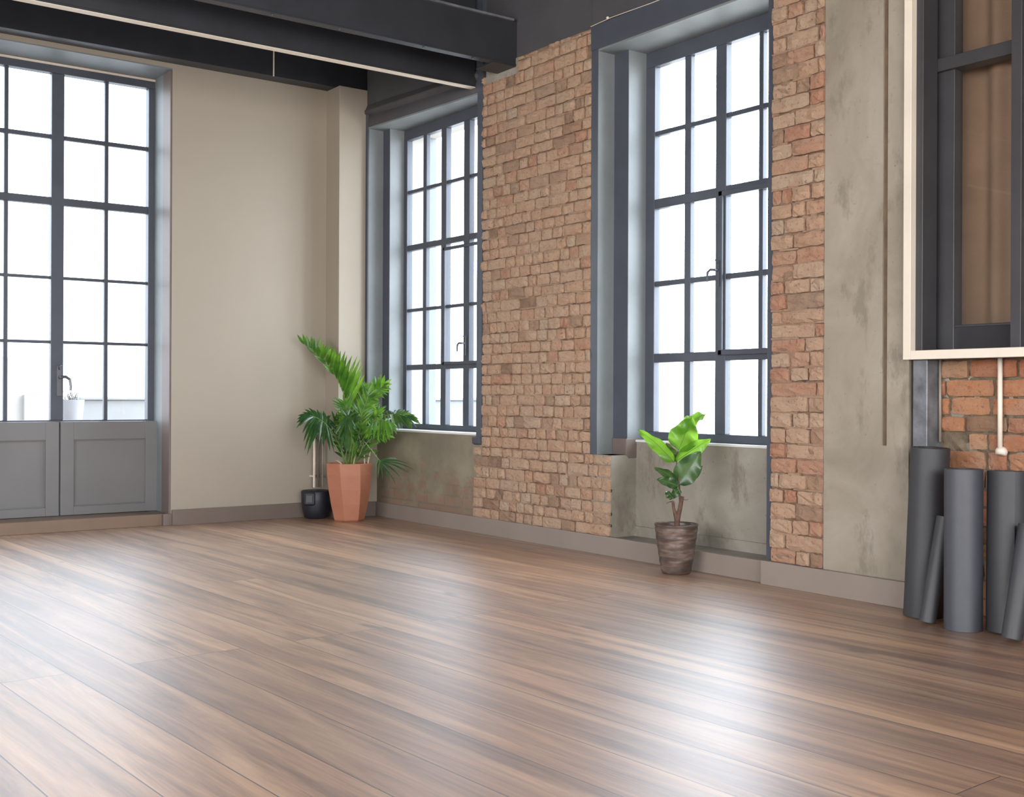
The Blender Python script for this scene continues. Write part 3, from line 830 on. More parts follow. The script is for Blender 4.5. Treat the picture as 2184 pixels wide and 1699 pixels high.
# added pleated sheet, coloured as the brown reflection in the glass
mb = MB(); vs = []; fs = []
n = 90; zz = [zc1, ZC]
yy0, yy1 = Y3, ya
for i in range(n + 1):
    y = yy0 + (yy1 - yy0) * i / n
    x = xg + 0.10 + 0.022 * math.sin(i * 0.55) + 0.010 * math.sin(i * 0.23 + 1)
    for z in zz: vs.append((x, y, z))
for i in range(n): fs.append((2 * i, 2 * i + 1, 2 * i + 3, 2 * i + 2))
mb.add(vs, fs)
mb.build('reflection_sheet', M['reflection_sheet'], w3, 0, True)['label'] = 'brown pleated sheet standing for the reflection in the dark glass'
mb = MB(); mb.box(xg + 0.16, XO + 0.05, Y3 - 0.03, yt0 + 0.1, 0, ZC); mb.build('back_panel', M['upper'], w3)

# brick niche below window 3
XBK = XS + 0.10
mb = MB(); bricks(mb, Y3, yt0 + 0.0, 0.0, zc0 + 0.0, XBK, 12, course=0.0725, lens=(0.21, 0.21, 0.10), rough=0.8, hole=0.01, flush=0.0, joint=0.011)
o = mb.build('brick_facing', M['brick_orange'], wall_right); o['label'] = 'bare orange brick under the dark window'
mb = MB(); mb.box(XBK + 0.008, XO, Y3 - 0.1, yt0 + 0.05, 0, zc0); mb.build('mortar_backing', M['niche'], wall_right)
mb = MB(); mb.box(XS + 0.002, XBK + 0.01, onX(1977, 860, XS).y, onX(1946, 860, XS).y, 0, zc0)
post = mb.build('steel_post', M['rawsteel'], wall_right, 0.004); post['label'] = 'scuffed grey steel post'
def pipe(px, y0, y1, r, name, mat, X, label, cat):
    q = MB(); a = onX(px, y0, X); b = onX(px, y1, X)
    q.tube([(X, a.y, zc0 + 0.0), (X, b.y, b.z)], r, 12)
    o = q.build(name, M[mat], None, 0, True); tag(o, label, cat); return o
pw = pipe(2133, 765, 968, 0.0095, 'water_pipe', 'pale', XBK - 0.026, 'pale vertical pipe on orange brick below the dark window, the thicker one', 'pipe')
q = MB(); b = onX(2133, 966, XBK - 0.026)
q.lathe([(0.0, -0.014), (0.020, -0.014), (0.024, 0.0), (0.020, 0.014), (0.0, 0.014)], 20, (0, 0, 0))
cl = q.build('pipe_collar', M['pale'], None, 0, True); cl.parent = pw
cl.location = (b.x + 0.01, b.y, b.z + 0.006); cl.rotation_euler = (0, math.radians(25), 0)
pipe(2005, 765, 942, 0.006, 'cable_conduit', 'skirt', XBK - 0.022, 'thin taupe conduit beside the scuffed steel post on orange brick', 'conduit')

# ================================================================== walls behind the camera, openings made up for the fill lights
mb = MB()
mb.box(XW - 0.3, 4.7, YB - 0.3, YB, 0, 0.7); mb.box(XW - 0.3, 4.7, YB - 0.3, YB, 2.8, ZC); mb.box(XW - 0.3, -2.6, YB - 0.3, YB, 0.7, 2.8); mb.box(3.0, 4.7, YB - 0.3, YB, 0.7, 2.8)
struct(mb.build('wall_back', M['beige']))
mb = MB()
mb.box(XW - 0.3, XW, YB, YL + 0.4, 0, 0.7); mb.box(XW - 0.3, XW, YB, YL + 0.4, 2.8, ZC); mb.box(XW - 0.3, XW, YB, -0.6, 0.7, 2.8); mb.box(XW - 0.3, XW, 5.0, YL + 0.4, 0.7, 2.8)
struct(mb.build('wall_side', M['beige']))

# ================================================================== STEEL BEAMS
def ibeam(name, y_near, z0, z1, wid, web, xa, xb, lip=0.012, label='', stiff=(), top=True):
    root = MB()
    yc2 = y_near + wid / 2
    root.box(xa, xb, y_near, y_near + wid, z0, z0 + lip)
    if top: root.box(xa, xb, y_near, y_near + wid, z1 - lip, z1)
    root.box(xa, xb, yc2 - web / 2, yc2 + web / 2, z0 + lip, z1 - lip)
    for sx in stiff: root.box(sx, sx + 0.01, y_near + 0.01, y_near + wid - 0.01, z0 + lip, z1 - lip)
    return tag(root.build(name, M['steel'], None, 0.002), label, 'beam', 'ceiling beams')
pA = onX(1017, 185, XR - 0.02)
YBb = onX(1015, 186, XSR).y; ZBb = onX(1015, 186, XSR).z
bB = ibeam('steel_beam', YBb, ZBb, ZC - 0.0, 0.055, 0.054, XW, XR - 0.02, 0.014, 'charcoal steel ceiling beam with its lit lower edge painted pale')
mb = MB(); mb.box(XW, XR - 0.02, YBb - 0.001, YBb + 0.052, ZBb - 0.004, ZBb + 0.0005)  # pale colour stands for light caught on the beam's lower edge
o = mb.build('lit_edge', M['pale'], bB); o['label'] = 'light on the bottom flange, painted as a cream strip'
pc = onX(1100, 140, XR)
YC_ = pc.y; ZC_ = pc.z
zct = onX(1100, 47, XR).z
bC = ibeam('steel_beam', YC_, ZC_, zct + 0.012, 0.06, 0.05, XW, XR + 0.1, 0.010, 'charcoal steel beam bearing on the notch in the brick pier', (XR - 0.13,))
mb = MB()
for sx in (0.9, 1.7, 2.6, 3.0, 3.55, 3.9):
    mb.lathe([(0.0, 0.0), (0.007, 0.0), (0.007, 0.007), (0.004, 0.009), (0, 0.009)], 8, (sx, YC_ + 0.006 + 0.01 * (sx % 1), ZC_ - 0.009))
mb.build('bolt', M['chrome'], bC)
mb = MB(); mb.box(XR - 0.16, XR + 0.02, YC_ + 0.004, YC_ + 0.20, ZC_ - 0.006, ZC_ + 0.008); mb.box(XR - 0.03, XR + 0.02, YC_ + 0.05, YC_ + 0.19, ZC_ + 0.008, zct)
mb.build('bearing_plate', M['steel'], bC, 0.002)
mb = MB(); mb.box(XW, XR - 0.02, YC_ - 0.012, YC_ + 0.1, zct, zct + 0.014); mb.build('top_flange', M['rawsteel'], bC, 0.002)  # lighter steel puts the light on the near edge into the colour
# box beam along the left wall
mb = MB(); mb.box(XW, XR - 0.02, YL - 0.13, YL - 0.002, ZA, ZC)
bA = tag(mb.build('steel_beam', M['steel'], None, 0.003), 'charcoal box beam running above the beige wall and grey doors', 'beam', 'ceiling beams')
xj = onY(583.5, 130, YL - 0.13).x
mb = MB(); mb.box(xj - 0.005, xj + 0.005, YL - 0.134, YL - 0.13, ZA, ZC - 0.05)
o = mb.build('joint_strip', M['pale'], bA); o['label'] = 'pale vertical joint strip'

# ================================================================== OUTSIDE
# parapet, planter and a building across the way
mb = MB(); mb.box(-2.5, onY(104, 800, 24).x, 24.0, 30.0, -6.0, onY(60, 762, 24).z)
b1 = mb.build('distant_building', M['outside_brick'])
tag(b1, 'hazy flat-roofed brown building beyond the left door pane', 'building')
mb = MB()
p0, p1 = onY(50, 842, 24.0), onY(95, 890, 24.0)
mb.box(p0.x, p1.x, 23.9, 24.0, p1.z - 1, p0.z); o = mb.build('annex', M['outside_stone'], b1); o['label'] = 'pale annex'
mb = MB(); zp = onY(250, 853, 10.6).z
mb.box(onY(172, 860, 10.6).x, 9, 10.6, 10.8, -0.3, zp)
mb.box(onY(172, 860, 10.6).x - 0.02, 9, 10.57, 10.83, zp, zp + 0.03)
tag(mb.build('parapet', M['outside_stone'], None, 0.01), 'pale terrace parapet seen through the lower door panes', 'parapet')
mb = MB(); mb.box(-4, 12, 8.05, 16, -0.4, -0.3)
struct(mb.build('terrace', M['outside_stone']))
pc_ = onY(149, 886, 10.2)
root = empty('terrace_planter', (pc_.x, 10.2, -0.3))
tag(root, 'grey bowl planter with bare twigs on the terrace outside', 'planter')
mb = MB(); hh = onY(155, 852, 10.2).z + 0.3
mb.lathe([(0.0, 0), (0.06, 0), (0.065, 0.03), (0.09, hh * 0.75), (0.118, hh), (0.105, hh - 0.005), (0.0, hh - 0.02)], 30, (pc_.x, 10.2, -0.3))
mb.build('bowl', M['outside_pot'], root, 0, True)
mb = MB(); R = random.Random(4)
for i in range(26):
    a = R.uniform(0, 6.28); r = R.uniform(0, 0.09); h2 = R.uniform(0.05, 0.15)
    b0 = Vector((pc_.x + r * math.cos(a), 10.2 + r * math.sin(a), -0.32 + hh)); e = b0 + Vector((R.uniform(-.06, .06), R.uniform(-.06, .06), h2))
    mb.tube([b0, (b0 + e) / 2 + Vector((R.uniform(-.03, .03), 0, 0)), e], [0.004, 0.003, 0.0015], 5)
mb.build('twigs', M['twig'], root)

# ================================================================== PALM
def leaflet(mb, p, d, nrm, L, W, droop=0.25, mi=0, n=6, fold=0.25, curl=0.0):
    d = d.normalized(); side = d.cross(nrm).normalized()
    vs = []; fs = []
    pos = Vector(p); cur = d.copy()
    for i in range(n + 1):
        t = i / n
        wv = W * (math.sin(math.pi * min(1, t * 0.92 + 0.10)) ** 0.8) * (1 - 0.25 * t) if i < n else 0.0004
        wv = max(wv, 0.0004)
        nn = side.cross(cur).normalized()
        vs += [pos - side * wv + nn * (-fold * wv), pos, pos + side * wv + nn * (-fold * wv)]
        cur = (cur + Vector((0, 0, -1)) * droop / n * (1 + t) + side * curl / n).normalized()
        pos = pos + cur * (L / n)
    for i in range(n):
        a = 3 * i
        fs += [(a, a + 1, a + 4, a + 3), (a + 1, a + 2, a + 5, a + 4)]
    mb.add(vs, fs, mi)
def curve_pts(ctrl, n=16):
    # Catmull-Rom through the control points
    P = [ctrl[0] * 2 - ctrl[1]] + ctrl + [ctrl[-1] * 2 - ctrl[-2]]
    out = []
    seg = len(ctrl) - 1
    for i in range(n + 1):
        u = i / n * seg; k = min(int(u), seg - 1); t = u - k
        p0, p1, p2, p3 = P[k], P[k + 1], P[k + 2], P[k + 3]
        out.append(0.5 * ((2 * p1) + (p2 - p0) * t + (2 * p0 - 5 * p1 + 4 * p2 - p3) * t * t + (3 * p1 - p0 - 3 * p2 + p3) * t ** 3))
    return out

DP = 7.98
pb = onZ(744, 1109.5, 0.0)
DP = (pb - EYE).dot(fw)
PALM = Vector((pb.x, pb.y, 0))
palm = empty('potted_palm', PALM)
tag(palm, 'tall leafy palm in a faceted terracotta pot standing in the room corner', 'potted plant')
# faceted pot: octagonal top, twisted facets to a smaller base
PA = 12
def facet_pot():
    m = MB(); n = 7
    a0 = math.radians(PA)
    ht = 0.405
    def ring(r, z, off): return [Vector((PALM.x + r * math.cos(a0 + off + 2 * math.pi * k / n), PALM.y + r * math.sin(a0 + off + 2 * math.pi * k / n), z)) for k in range(n)]
    o = math.pi / n
    tw = math.radians(9)
    prof = [(0.163, ht), (0.160, ht * 0.8), (0.150, ht * 0.55), (0.134, ht * 0.3), (0.110, 0.012)]
    vs = []; fs = []
    for q, (r, z) in enumerate(prof): vs += ring(r, z, tw * q / 4)
    for q in range(4):
        for k in range(n):
            fs.append((q * n + k, q * n + (k + 1) % n, (q + 1) * n + (k + 1) % n, (q + 1) * n + k))
    B0 = 4 * n; o = tw
    Ti = ring(0.152, ht, 0); Td = ring(0.150, ht - 0.03, 0)
    b = len(vs); vs += Ti; c = len(vs); vs += Td
    for k in range(n):
        fs.append((k, (k + 1) % n, b + (k + 1) % n, b + k)); fs.append((b + k, b + (k + 1) % n, c + (k + 1) % n, c + k))
    Fb = ring(0.098, 0.0, o); e = len(vs); vs += Fb
    for k in range(n): fs.append((B0 + k, B0 + (k + 1) % n, e + (k + 1) % n, e + k))
    fs.append(tuple(range(e, e + n)))
    m.add(vs, fs); return m
facet_pot().build('pot', M['terracotta'], palm, 0.0025)
mb = MB(); mb.lathe([(0, 0.36), (0.06, 0.368), (0.132, 0.362)], 24, (PALM.x, PALM.y, 0)); mb.build('soil', M['soil'], palm, 0, True)

def frond(ctrl, dep, L0, dens, mat, lean=0.9, droop=0.3, W=0.011, start=0.35, seed=0, sides=(1, 1), upb=0.2, stemr=0.004, jit=0.15):
    R = random.Random(seed)
    pts = [at(px, py, DP + dd) for (px, py), dd in zip(ctrl, dep)]
    pts[0] = Vector((PALM.x + R.uniform(-.05, .05), PALM.y + R.uniform(-.05, .05), 0.365))
    C = curve_pts(pts, 26)
    m = MB()
    m.tube(C, [stemr * (1.25 - i / 26) for i in range(27)], 6, 1)
    n = dens
    for i in range(n):
        t = start + (1 - start) * (i + 0.5) / n
        k = min(int(t * 26), 25); f = t * 26 - k
        p = C[k].lerp(C[k + 1], f); tan = (C[k + 1] - C[k]).normalized()
        view = (EYE - p).normalized()
        # frond blade lies roughly across the view, turned by some random angle
        nrm0 = (view + Vector((0, 0, 0.6)) + Vector((R.uniform(-.4, .4), R.uniform(-.4, .4), 0))).normalized()
        sd = tan.cross(nrm0).normalized()
        prof = math.sin(math.pi * (0.18 + 0.72 * (i + 0.5) / n)) ** 0.7
        for s, on in ((1, sides[0]), (-1, sides[1])):
            if not on: continue
            d = (tan * lean * R.uniform(0.85, 1.15) + sd * s + Vector((R.uniform(-jit, jit), R.uniform(-jit, jit), upb))).normalized()
            leaflet(m, p, d, nrm0, L0 * on * prof * R.uniform(0.85, 1.15), W * R.uniform(0.8, 1.15), droop * R.uniform(0.6, 1.4), 0, 6, 0.3, R.uniform(-.2, .2))
    leaflet(m, C[-1], (C[-1] - C[-2]), (EYE - C[-1]).normalized(), L0 * 0.6, W, droop * 0.5)
    return m.build('frond', [M[mat], M['palm_stem']], palm, 0, True)

# (control pixels, depth offsets, leaflet length, count, material, ...)
def tips_frond(ctrl, dep, leaves, mat, W, seed, droop=0.3, stemr=0.004, dense=True):
    """a frond whose leaflets are given one by one: (place along the rib, tip pixel, tip depth)"""
    R = random.Random(seed)
    pts = [at(px, py, DP + dd) for (px, py), dd in zip(ctrl, dep)]
    pts[0] = Vector((PALM.x + R.uniform(-.04, .04), PALM.y + R.uniform(-.04, .04), 0.365))
    C = curve_pts(pts, 26); m = MB()
    m.tube(C, [stemr * (1.25 - i / 26) for i in range(27)], 6, 1)
    if dense:
        extra = []
        for (ta, pa, da), (tb, pb_, db) in zip(leaves, leaves[2:]):
            if abs(pa[0] - pb_[0]) + abs(pa[1] - pb_[1]) < 46:
                extra.append(((ta + tb) / 2, ((pa[0] + pb_[0]) / 2 + R.uniform(-3, 3), (pa[1] + pb_[1]) / 2 + R.uniform(-3, 5)), (da + db) / 2 + R.uniform(-.03, .03)))
        leaves = leaves + extra
    for t, (px, py), dd in leaves:
        k = min(int(t * 26), 25); p = C[k].lerp(C[k + 1], t * 26 - k)
        T = at(px, py, DP + dd); v = T - p; L = v.length
        d0 = (v.normalized() + Vector((0, 0, droop * 0.55))).normalized()
        leaflet(m, p, d0, ((EYE - p).normalized() + Vector((R.uniform(-.5, .5), 0, .5))).normalized(), L * 1.06, W * R.uniform(.85, 1.15), droop, 0, 8, 0.3)
    return m.build('frond', [M[mat], M['palm_stem']], palm, 0, True)
tips_frond([(752, 990), (750, 900), (735, 845), (705, 785), (650, 733)], [0, .05, .08, .05, 0],
  [(1.0, (635, 714), 0), (.98, (646, 713), -.02), (.93, (669, 721), 0), (.90, (684, 719), .03), (.87, (678, 738), -.03), (.84, (696, 736), 0), (.81, (703, 735), .03), (.78, (709, 743), -.02), (.75, (714, 742), .02),
   (.72, (716, 752), -.03), (.69, (720, 754), 0), (.65, (735, 751), 0), (.62, (728, 768), .04), (.58, (749, 761), 0), (.55, (744, 775), -.04), (.51, (767, 767), .02), (.48, (757, 785), -.04), (.44, (772, 786), .03), (.40, (776, 800), -.03),
   (.90, (655, 738), 0), (.80, (672, 758), -.04), (.70, (690, 776), -.04)], 'palm', 0.0165, 1, 0.12)
tips_frond([(762, 990), (770, 905), (780, 865), (797, 838), (818, 822)], [0, -.03, -.08, -.12, -.15],
  [(1.0, (834, 808), -.16), (.97, (835, 818), -.18), (.94, (832, 828), -.2), (.90, (830, 836), -.22), (.86, (826, 842), -.2), (.95, (820, 800), -.1), (.90, (812, 798), -.1), (.85, (806, 806), -.08), (.80, (800, 802), -.05), (.78, (820, 848), -.2),
   (.72, (792, 812), -.05), (.70, (808, 852), -.2), (.62, (785, 822), 0), (.60, (806, 862), -.2), (.52, (775, 830), 0), (.50, (800, 872), -.2)], 'palm', 0.0135, 2, 0.2)
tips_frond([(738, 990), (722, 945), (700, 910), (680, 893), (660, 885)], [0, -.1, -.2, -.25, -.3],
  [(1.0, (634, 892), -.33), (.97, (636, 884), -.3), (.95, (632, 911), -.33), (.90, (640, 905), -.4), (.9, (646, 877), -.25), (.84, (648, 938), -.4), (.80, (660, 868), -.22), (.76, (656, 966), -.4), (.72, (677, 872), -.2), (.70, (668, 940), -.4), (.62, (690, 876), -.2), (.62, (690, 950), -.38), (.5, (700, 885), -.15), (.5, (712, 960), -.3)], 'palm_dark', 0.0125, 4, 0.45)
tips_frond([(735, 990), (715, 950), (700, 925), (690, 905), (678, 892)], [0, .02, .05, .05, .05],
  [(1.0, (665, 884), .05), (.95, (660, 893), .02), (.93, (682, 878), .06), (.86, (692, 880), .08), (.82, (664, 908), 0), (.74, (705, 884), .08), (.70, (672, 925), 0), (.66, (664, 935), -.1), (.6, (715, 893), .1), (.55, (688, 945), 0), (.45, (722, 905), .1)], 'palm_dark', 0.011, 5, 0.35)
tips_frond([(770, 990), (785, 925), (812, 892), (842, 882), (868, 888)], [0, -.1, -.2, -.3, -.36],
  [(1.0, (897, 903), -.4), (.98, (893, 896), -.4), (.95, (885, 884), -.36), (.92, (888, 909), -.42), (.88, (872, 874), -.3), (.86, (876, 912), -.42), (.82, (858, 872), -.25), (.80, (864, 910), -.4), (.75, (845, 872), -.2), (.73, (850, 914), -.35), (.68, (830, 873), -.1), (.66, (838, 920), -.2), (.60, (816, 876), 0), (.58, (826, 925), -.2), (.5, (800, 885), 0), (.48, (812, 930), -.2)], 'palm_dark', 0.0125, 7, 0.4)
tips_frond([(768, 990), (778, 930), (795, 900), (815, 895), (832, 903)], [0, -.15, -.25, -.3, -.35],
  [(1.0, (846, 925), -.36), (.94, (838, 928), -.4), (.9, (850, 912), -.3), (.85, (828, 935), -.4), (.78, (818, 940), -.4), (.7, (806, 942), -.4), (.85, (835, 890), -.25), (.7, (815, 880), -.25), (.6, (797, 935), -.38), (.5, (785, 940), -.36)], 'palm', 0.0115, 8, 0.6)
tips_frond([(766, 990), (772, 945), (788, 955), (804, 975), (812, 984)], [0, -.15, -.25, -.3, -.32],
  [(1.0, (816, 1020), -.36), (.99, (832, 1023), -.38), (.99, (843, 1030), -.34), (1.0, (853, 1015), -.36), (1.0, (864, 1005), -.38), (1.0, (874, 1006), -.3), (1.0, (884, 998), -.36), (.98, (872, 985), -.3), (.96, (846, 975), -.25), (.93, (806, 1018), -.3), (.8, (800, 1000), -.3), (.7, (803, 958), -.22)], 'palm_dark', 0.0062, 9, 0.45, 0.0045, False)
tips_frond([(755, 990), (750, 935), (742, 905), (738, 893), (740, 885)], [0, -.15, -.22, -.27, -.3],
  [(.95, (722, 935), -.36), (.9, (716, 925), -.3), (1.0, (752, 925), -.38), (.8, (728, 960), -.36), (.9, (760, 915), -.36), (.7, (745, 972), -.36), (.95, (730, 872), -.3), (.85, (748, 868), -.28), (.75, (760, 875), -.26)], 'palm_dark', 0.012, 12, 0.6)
frond([(755, 990), (752, 930), (744, 890), (738, 872), (736, 862)], [0, -.1, -.12, -.14, -.15], 0.13, 14, 'palm', 1.3, 0.35, 0.0095, 0.2, 10, (1, 1), 0.3)
frond([(760, 990), (765, 930), (772, 885), (782, 855), (786, 842)], [0, -.12, -.15, -.15, -.15], 0.145, 16, 'palm', 1.2, 0.4, 0.0105, 0.25, 11, (1, 1), 0.25)
frond([(762, 990), (770, 950), (785, 930), (805, 925), (826, 928)], [0, 0, -.02, -.04, -.05], 0.10, 10, 'palm', 1.2, 0.5, 0.010, 0.3, 13, (1, 1), 0.1)
frond([(756, 990), (758, 930), (762, 880), (764, 850), (766, 830)], [0, .08, .12, .12, .1], 0.15, 18, 'palm', 1.5, 0.25, 0.010, 0.2, 14, (1, 1), 0.3)
for i in range(12):
    R = random.Random(100 + i)
    bx_ = 735 + i * 3.5
    tx = 724 + i * 6.5 + R.uniform(-8, 8); ty = R.uniform(855, 930)
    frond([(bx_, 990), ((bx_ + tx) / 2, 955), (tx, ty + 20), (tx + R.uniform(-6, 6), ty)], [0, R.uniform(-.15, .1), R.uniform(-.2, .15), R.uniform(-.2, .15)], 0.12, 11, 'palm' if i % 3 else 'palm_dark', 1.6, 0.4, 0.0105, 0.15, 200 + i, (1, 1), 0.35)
# dry wisps at the base
for i in range(5):
    R = random.Random(50 + i); m = MB()
    p = Vector((PALM.x + R.uniform(-.1, .1), PALM.y + R.uniform(-.1, .05), 0.37))
    leaflet(m, p, Vector((R.uniform(-.6, .3), R.uniform(-.4, .2), 1)), Vector((0, -1, 0.2)), R.uniform(.08, .16), 0.006, 0.9, 0, 6)
    o = m.build('dry_leaf', M['dry'], palm, 0, True); o['label'] = 'dry straw coloured leaf'

# ================================================================== black pedal bin-like box with pipes behind the palm
bc = onZ(690, 1105, 0.0); BX = Vector((bc.x - 0.035, bc.y + 0.05, 0))
bin_ = empty('tub', BX)
tag(bin_, 'small black rounded tub with a side grip, on the floor behind the terracotta pot', 'tub')
mb = MB(); mb.lathe([(0, 0), (0.070, 0), (0.082, 0.01), (0.096, 0.06), (0.104, 0.12), (0.106, 0.19), (0.100, 0.20), (0.0, 0.205)], 36, (BX.x, BX.y, 0))
mb.build('tub_body', M['black'], bin_, 0, True)
mb = MB(); hp = at(661, 1063, (BX - EYE).dot(fw) - 0.09)
mb.box(-0.040, 0.040, -0.03, 0.03, -0.048, 0.048)
o = mb.build('side_grip', M['black'], None, 0.014); o.parent = bin_; o.location = hp - BX; o.rotation_euler = (0, 0, -YAW)
mb = MB(); mb.box(-0.024, 0.024, -0.034, -0.028, -0.028, 0.028)
o2 = mb.build('grip_recess', M['steel'], None, 0.003); o2.parent = o
# pipes up the corner
def vpipe(px, r, name, mat, label, cat, z0, z1, Y):
    p = onY(px, 1000, Y); q = MB(); q.tube([(p.x, Y, z0), (p.x, Y, z1)], r, 12)
    # two wall clips so the pipe is held by the wall
    for zc_ in (z0 + 0.08, z1 - 0.05): q.box(p.x - r * 1.3, p.x + r * 1.3, Y, YL, zc_ - 0.006, zc_ + 0.006)
    return tag(q.build(name, M[mat], None, 0, False), label, cat, 'pipes in the corner behind the palm')
vpipe(670, 0.008, 'heating_pipe', 'pale', 'pale thin pipe rising behind the palm, left of the brown one', 'pipe', 0.215, 0.62, YL - 0.055)
vpipe(678, 0.011, 'heating_pipe', 'taupe', 'dark brown pipe rising behind the palm between two pale ones', 'pipe', 0.215, 0.62, YL - 0.02)
vpipe(688, 0.006, 'heating_pipe', 'skirt', 'thin taupe pipe rising behind the palm, nearest the corner boxing', 'pipe', 0.215, 0.62, YL - 0.055)

# ================================================================== FIDDLE-LEAF FIG
fb = onZ(1442, 1218.5, 0.0); DF = (fb - EYE).dot(fw)
_r = ray(1442, 1218.5); _k = (XR - 0.142) / _r.x
FIG = Vector((_r.x * _k, _r.y * _k, 0))
DF = (FIG - EYE).dot(fw)
fig = empty('potted_fig', FIG)
tag(fig, 'small broad-leaved fig in a ribbed brown glazed pot beneath the near window', 'potted plant')
prof = [(0, 0), (0.066, 0), (0.071, 0.006)]
for i in range(25):
    t = i / 24; r = 0.072 + 0.036 * t ** 0.8 + 0.0014 * math.sin(t * 36)
    prof.append((r, 0.008 + 0.228 * t))
prof += [(0.110, 0.241), (0.109, 0.247), (0.103, 0.247), (0.101, 0.238), (0.099, 0.20), (0.0, 0.20)]
mb = MB(); mb.lathe(prof, 56, (FIG.x, FIG.y, 0)); mb.build('pot', M['glaze'], fig, 0, True)
mb = MB(); mb.lathe([(0, 0.207), (0.05, 0.208), (0.098, 0.204)], 24, (FIG.x, FIG.y, 0)); mb.build('soil', M['soil'], fig, 0, True)
def fp(px, py, dd=0.0): return at(px, py, DF + dd)
base_p = Vector((FIG.x, FIG.y, 0.20))
def stem(pts, rad, name='stem'):
    m = MB(); m.tube(curve_pts(pts, 12), [rad[0] + (rad[1] - rad[0]) * i / 12 for i in range(13)], 10)
    return m.build(name, M['bark'], fig, 0, True)
stem([base_p + Vector((0.002, 0, 0)), fp(1446, 1105), fp(1450, 1085), fp(1455, 1058)], (0.013, 0.011), 'trunk')
stem([base_p + Vector((0.0, 0.004, 0)), fp(1442, 1100), fp(1437, 1085), fp(1435, 1068)], (0.010, 0.007), 'trunk')
stem([base_p + Vector((-0.006, 0.0, 0)), fp(1440, 1108, .02), fp(1437.5, 1095, .02), fp(1437, 1082, .02)], (0.005, 0.004), 'trunk')
stem([fp(1451, 1080), fp(1450, 1060), fp(1449, 1040), fp(1447, 1010), fp(1443, 985), fp(1446, 962)], (0.006, 0.003), 'trunk')
stem([fp(1436, 1068), fp(1428, 1070), fp(1421, 1073)], (0.003, 0.0015), 'twig')
stem([fp(1456, 1064), fp(1463, 1066), fp(1468, 1064)], (0.002, 0.001), 'twig')
def bigleaf(b, tpx, W, mat, db=0.0, dt=0.0, bend=0.02, tilt=0.0, wav=0.004, cup=0.15, seed=0, ob=0.62):
    """broad ovate leaf from base pixel to tip pixel; widest past the middle"""
    R = random.Random(seed)
    A = fp(b[0], b[1], db); T = fp(tpx[0], tpx[1], dt)
    ax = T - A; L = ax.length; d = ax.normalized()
    view = (EYE - (A + T) / 2).normalized()
    side = d.cross(view).normalized()
    nrm = side.cross(d).normalized()
    side = (side * math.cos(tilt) + nrm * math.sin(tilt)).normalized(); nrm = side.cross(d).normalized()
    nu, nv = 18, 10; vs = []; fs = []
    for i in range(nu + 1):
        t = i / nu
        wv = W * (math.sin(math.pi * t ** ob) ** 0.75 if 0 < t < 1 else 0.0) + 0.0008
        c = A + ax * t + Vector((0, 0, 1)) * bend * math.sin(math.pi * t) 
        for j in range(nv + 1):
            u = (j / nv - .5) * 2
            wz = wav * 1.5 * math.sin(t * 16 + u * 2 + seed) * abs(u) ** 1.5 * 1.6
            vein = -0.0016 * abs(math.sin((t * 8 + abs(u) * -2.2) * math.pi)) * (1 - abs(u))
            vs.append(c + side * (u * wv) + nrm * (cup * wv * (abs(u) ** 1.4) + wz + vein))
    for i in range(nu):
        for j in range(nv):
            a = i * (nv + 1) + j; fs.append((a, a + 1, a + nv + 2, a + nv + 1))
    m = MB(); m.add(vs, fs)
    lf = m.build('leaf', M[mat], fig, 0, True)
    m = MB(); mid = [A + ax * (i / 10) + Vector((0, 0, 1)) * bend * math.sin(math.pi * i / 10) + nrm * 0.0002 for i in range(11)]
    m.tube(mid, [0.0016 * (1.1 - i / 10) + 0.0003 for i in range(11)], 5)
    m.build('midrib', M['vein'], lf, 0, True)
    return lf
bigleaf((1438, 986), (1361, 916), 0.034, 'fig', 0, -0.05, 0.012, 0.35, 0.004, 0.3, 1, 0.72)
bigleaf((1441, 985), (1516, 936), 0.040, 'fig', 0, -0.04, 0.006, -0.25, 0.003, 0.2, 2, 0.8)
bigleaf((1447, 960), (1476, 890), 0.074, 'fig', 0.0, 0.05, 0.0, 0.15, 0.005, 0.2, 3, 0.62)
bigleaf((1452, 925), (1508, 882), 0.036, 'fig', 0.05, 0.11, 0.02, 0.5, 0.005, 0.25, 4, 0.6)
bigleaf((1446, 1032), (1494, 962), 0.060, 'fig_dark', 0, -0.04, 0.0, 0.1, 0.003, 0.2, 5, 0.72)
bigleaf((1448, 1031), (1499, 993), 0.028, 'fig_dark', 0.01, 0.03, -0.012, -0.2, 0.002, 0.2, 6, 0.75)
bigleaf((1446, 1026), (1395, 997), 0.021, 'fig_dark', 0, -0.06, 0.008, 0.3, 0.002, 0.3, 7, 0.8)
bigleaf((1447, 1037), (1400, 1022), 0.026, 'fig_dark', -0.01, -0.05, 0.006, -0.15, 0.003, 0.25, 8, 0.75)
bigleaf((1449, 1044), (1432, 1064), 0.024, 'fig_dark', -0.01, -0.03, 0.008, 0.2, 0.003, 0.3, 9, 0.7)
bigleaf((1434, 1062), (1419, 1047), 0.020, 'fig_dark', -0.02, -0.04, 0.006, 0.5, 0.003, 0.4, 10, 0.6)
bigleaf((1441, 984), (1421, 944), 0.026, 'fig_dark', 0.03, 0.07, 0.0, -0.2, 0.003, 0.2, 11, 0.62)

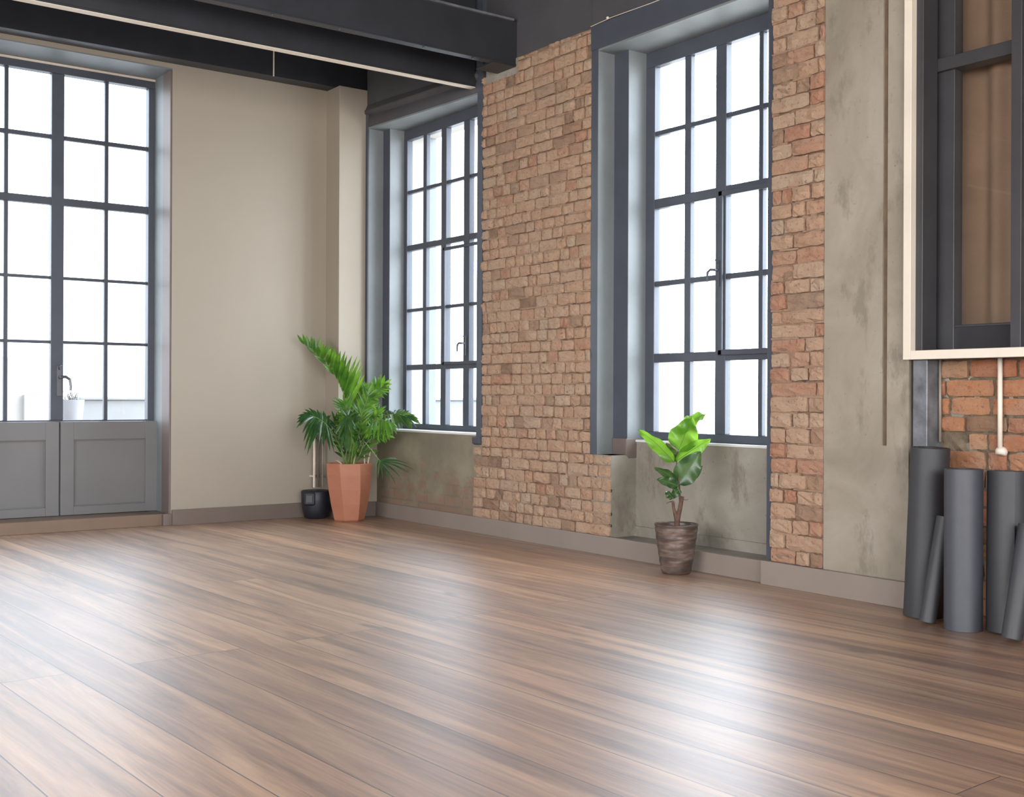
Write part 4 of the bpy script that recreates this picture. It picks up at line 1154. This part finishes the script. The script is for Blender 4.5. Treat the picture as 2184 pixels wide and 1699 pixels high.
# ================================================================== ROLLED MATS
def rolled_mat(px0, py0, px1, py1, diam, label, D=None, mat='rubber', turns=4.2, start=0.0, dd=0.0):
    """bottom centre pixel on the floor, top centre pixel; spiral of foam extruded along its axis"""
    b = onZ(px0, py0, 0.0); d0 = (b - EYE).dot(fw)
    t = at(px1, py1, d0 + dd)
    ax = (t - b); L = ax.length; ax.normalize()
    x = ax.orthogonal().normalized()
    if abs(ax.z) > 0.6: x = (Vector((1, 0, 0)) - ax * ax.x).normalized()
    y = ax.cross(x)
    R = diam / 2; th = 0.006; n = int(turns * 30)
    r_in = 0.014
    outer = []; inner = []
    for i in range(n + 1):
        a = start - 2 * math.pi * turns * (1 - i / n)
        r = r_in + (R - r_in) * (i / n)
        outer.append((r * math.cos(a), r * math.sin(a)))
        pitch = (R - r_in) / turns
        ri = r - pitch * 0.72
        inner.append((ri * math.cos(a), ri * math.sin(a)))
    poly_o, poly_i = outer, inner
    vs = []; fs = []
    lift = R * math.sqrt(max(0, 1 - ax.z ** 2))
    base_c = b + Vector((0, 0, lift + 0.001))
    for k, s in ((0, 0.0), (1, L)):
        for p in poly_o: vs.append(base_c + ax * s + x * p[0] + y * p[1])
        for p in poly_i: vs.append(base_c + ax * s + x * p[0] + y * p[1])
    m = n + 1
    for i in range(n):
        fs.append((i, i + 1, 2 * m + i + 1, 2 * m + i))
        fs.append((m + i + 1, m + i, 3 * m + i, 3 * m + i + 1))
        fs.append((i + 1, i, m + i, m + i + 1))
        fs.append((2 * m + i, 2 * m + i + 1, 3 * m + i + 1, 3 * m + i))
    fs.append((n, 2 * m + n, 3 * m + n, m + n)); fs.append((0, m, 3 * m, 2 * m))
    q = MB(); q.add(vs, fs)
    o = q.build('yoga_mat', M[mat], None, 0, True, loc=tuple(base_c))
    for p in o.data.polygons: p.use_smooth = len(p.vertices) == 4
    tag(o, label, 'yoga mat', 'rolled yoga mats by the brick niche')
    es = o.modifiers.new('edge', 'EDGE_SPLIT'); es.split_angle = math.radians(50)
    return o
rolled_mat(1966, 1313.5, 1982, 957, 0.168, 'tallest charcoal rolled mat, upright against the concrete pier', start=0.6, dd=-0.03)
rolled_mat(1977, 1330, 2015, 1106, 0.068, 'thin slanting rolled mat squeezed behind the slate blue one', start=0.6, dd=0.025)
rolled_mat(2052, 1341, 2053, 1000, 0.156, 'slate blue rolled mat, widest one in full view', mat='rubber_lite', start=0.6, dd=0.0)
rolled_mat(2149, 1347, 2152, 1006, 0.164, 'charcoal rolled mat with a loose paler flap on its left side', start=-2.35, dd=0.015)
rolled_mat(2157, 1368, 2194, 1125, 0.080, 'thin leaning rolled mat at the right edge, in front of the flapped one', start=0.6, dd=0.05)
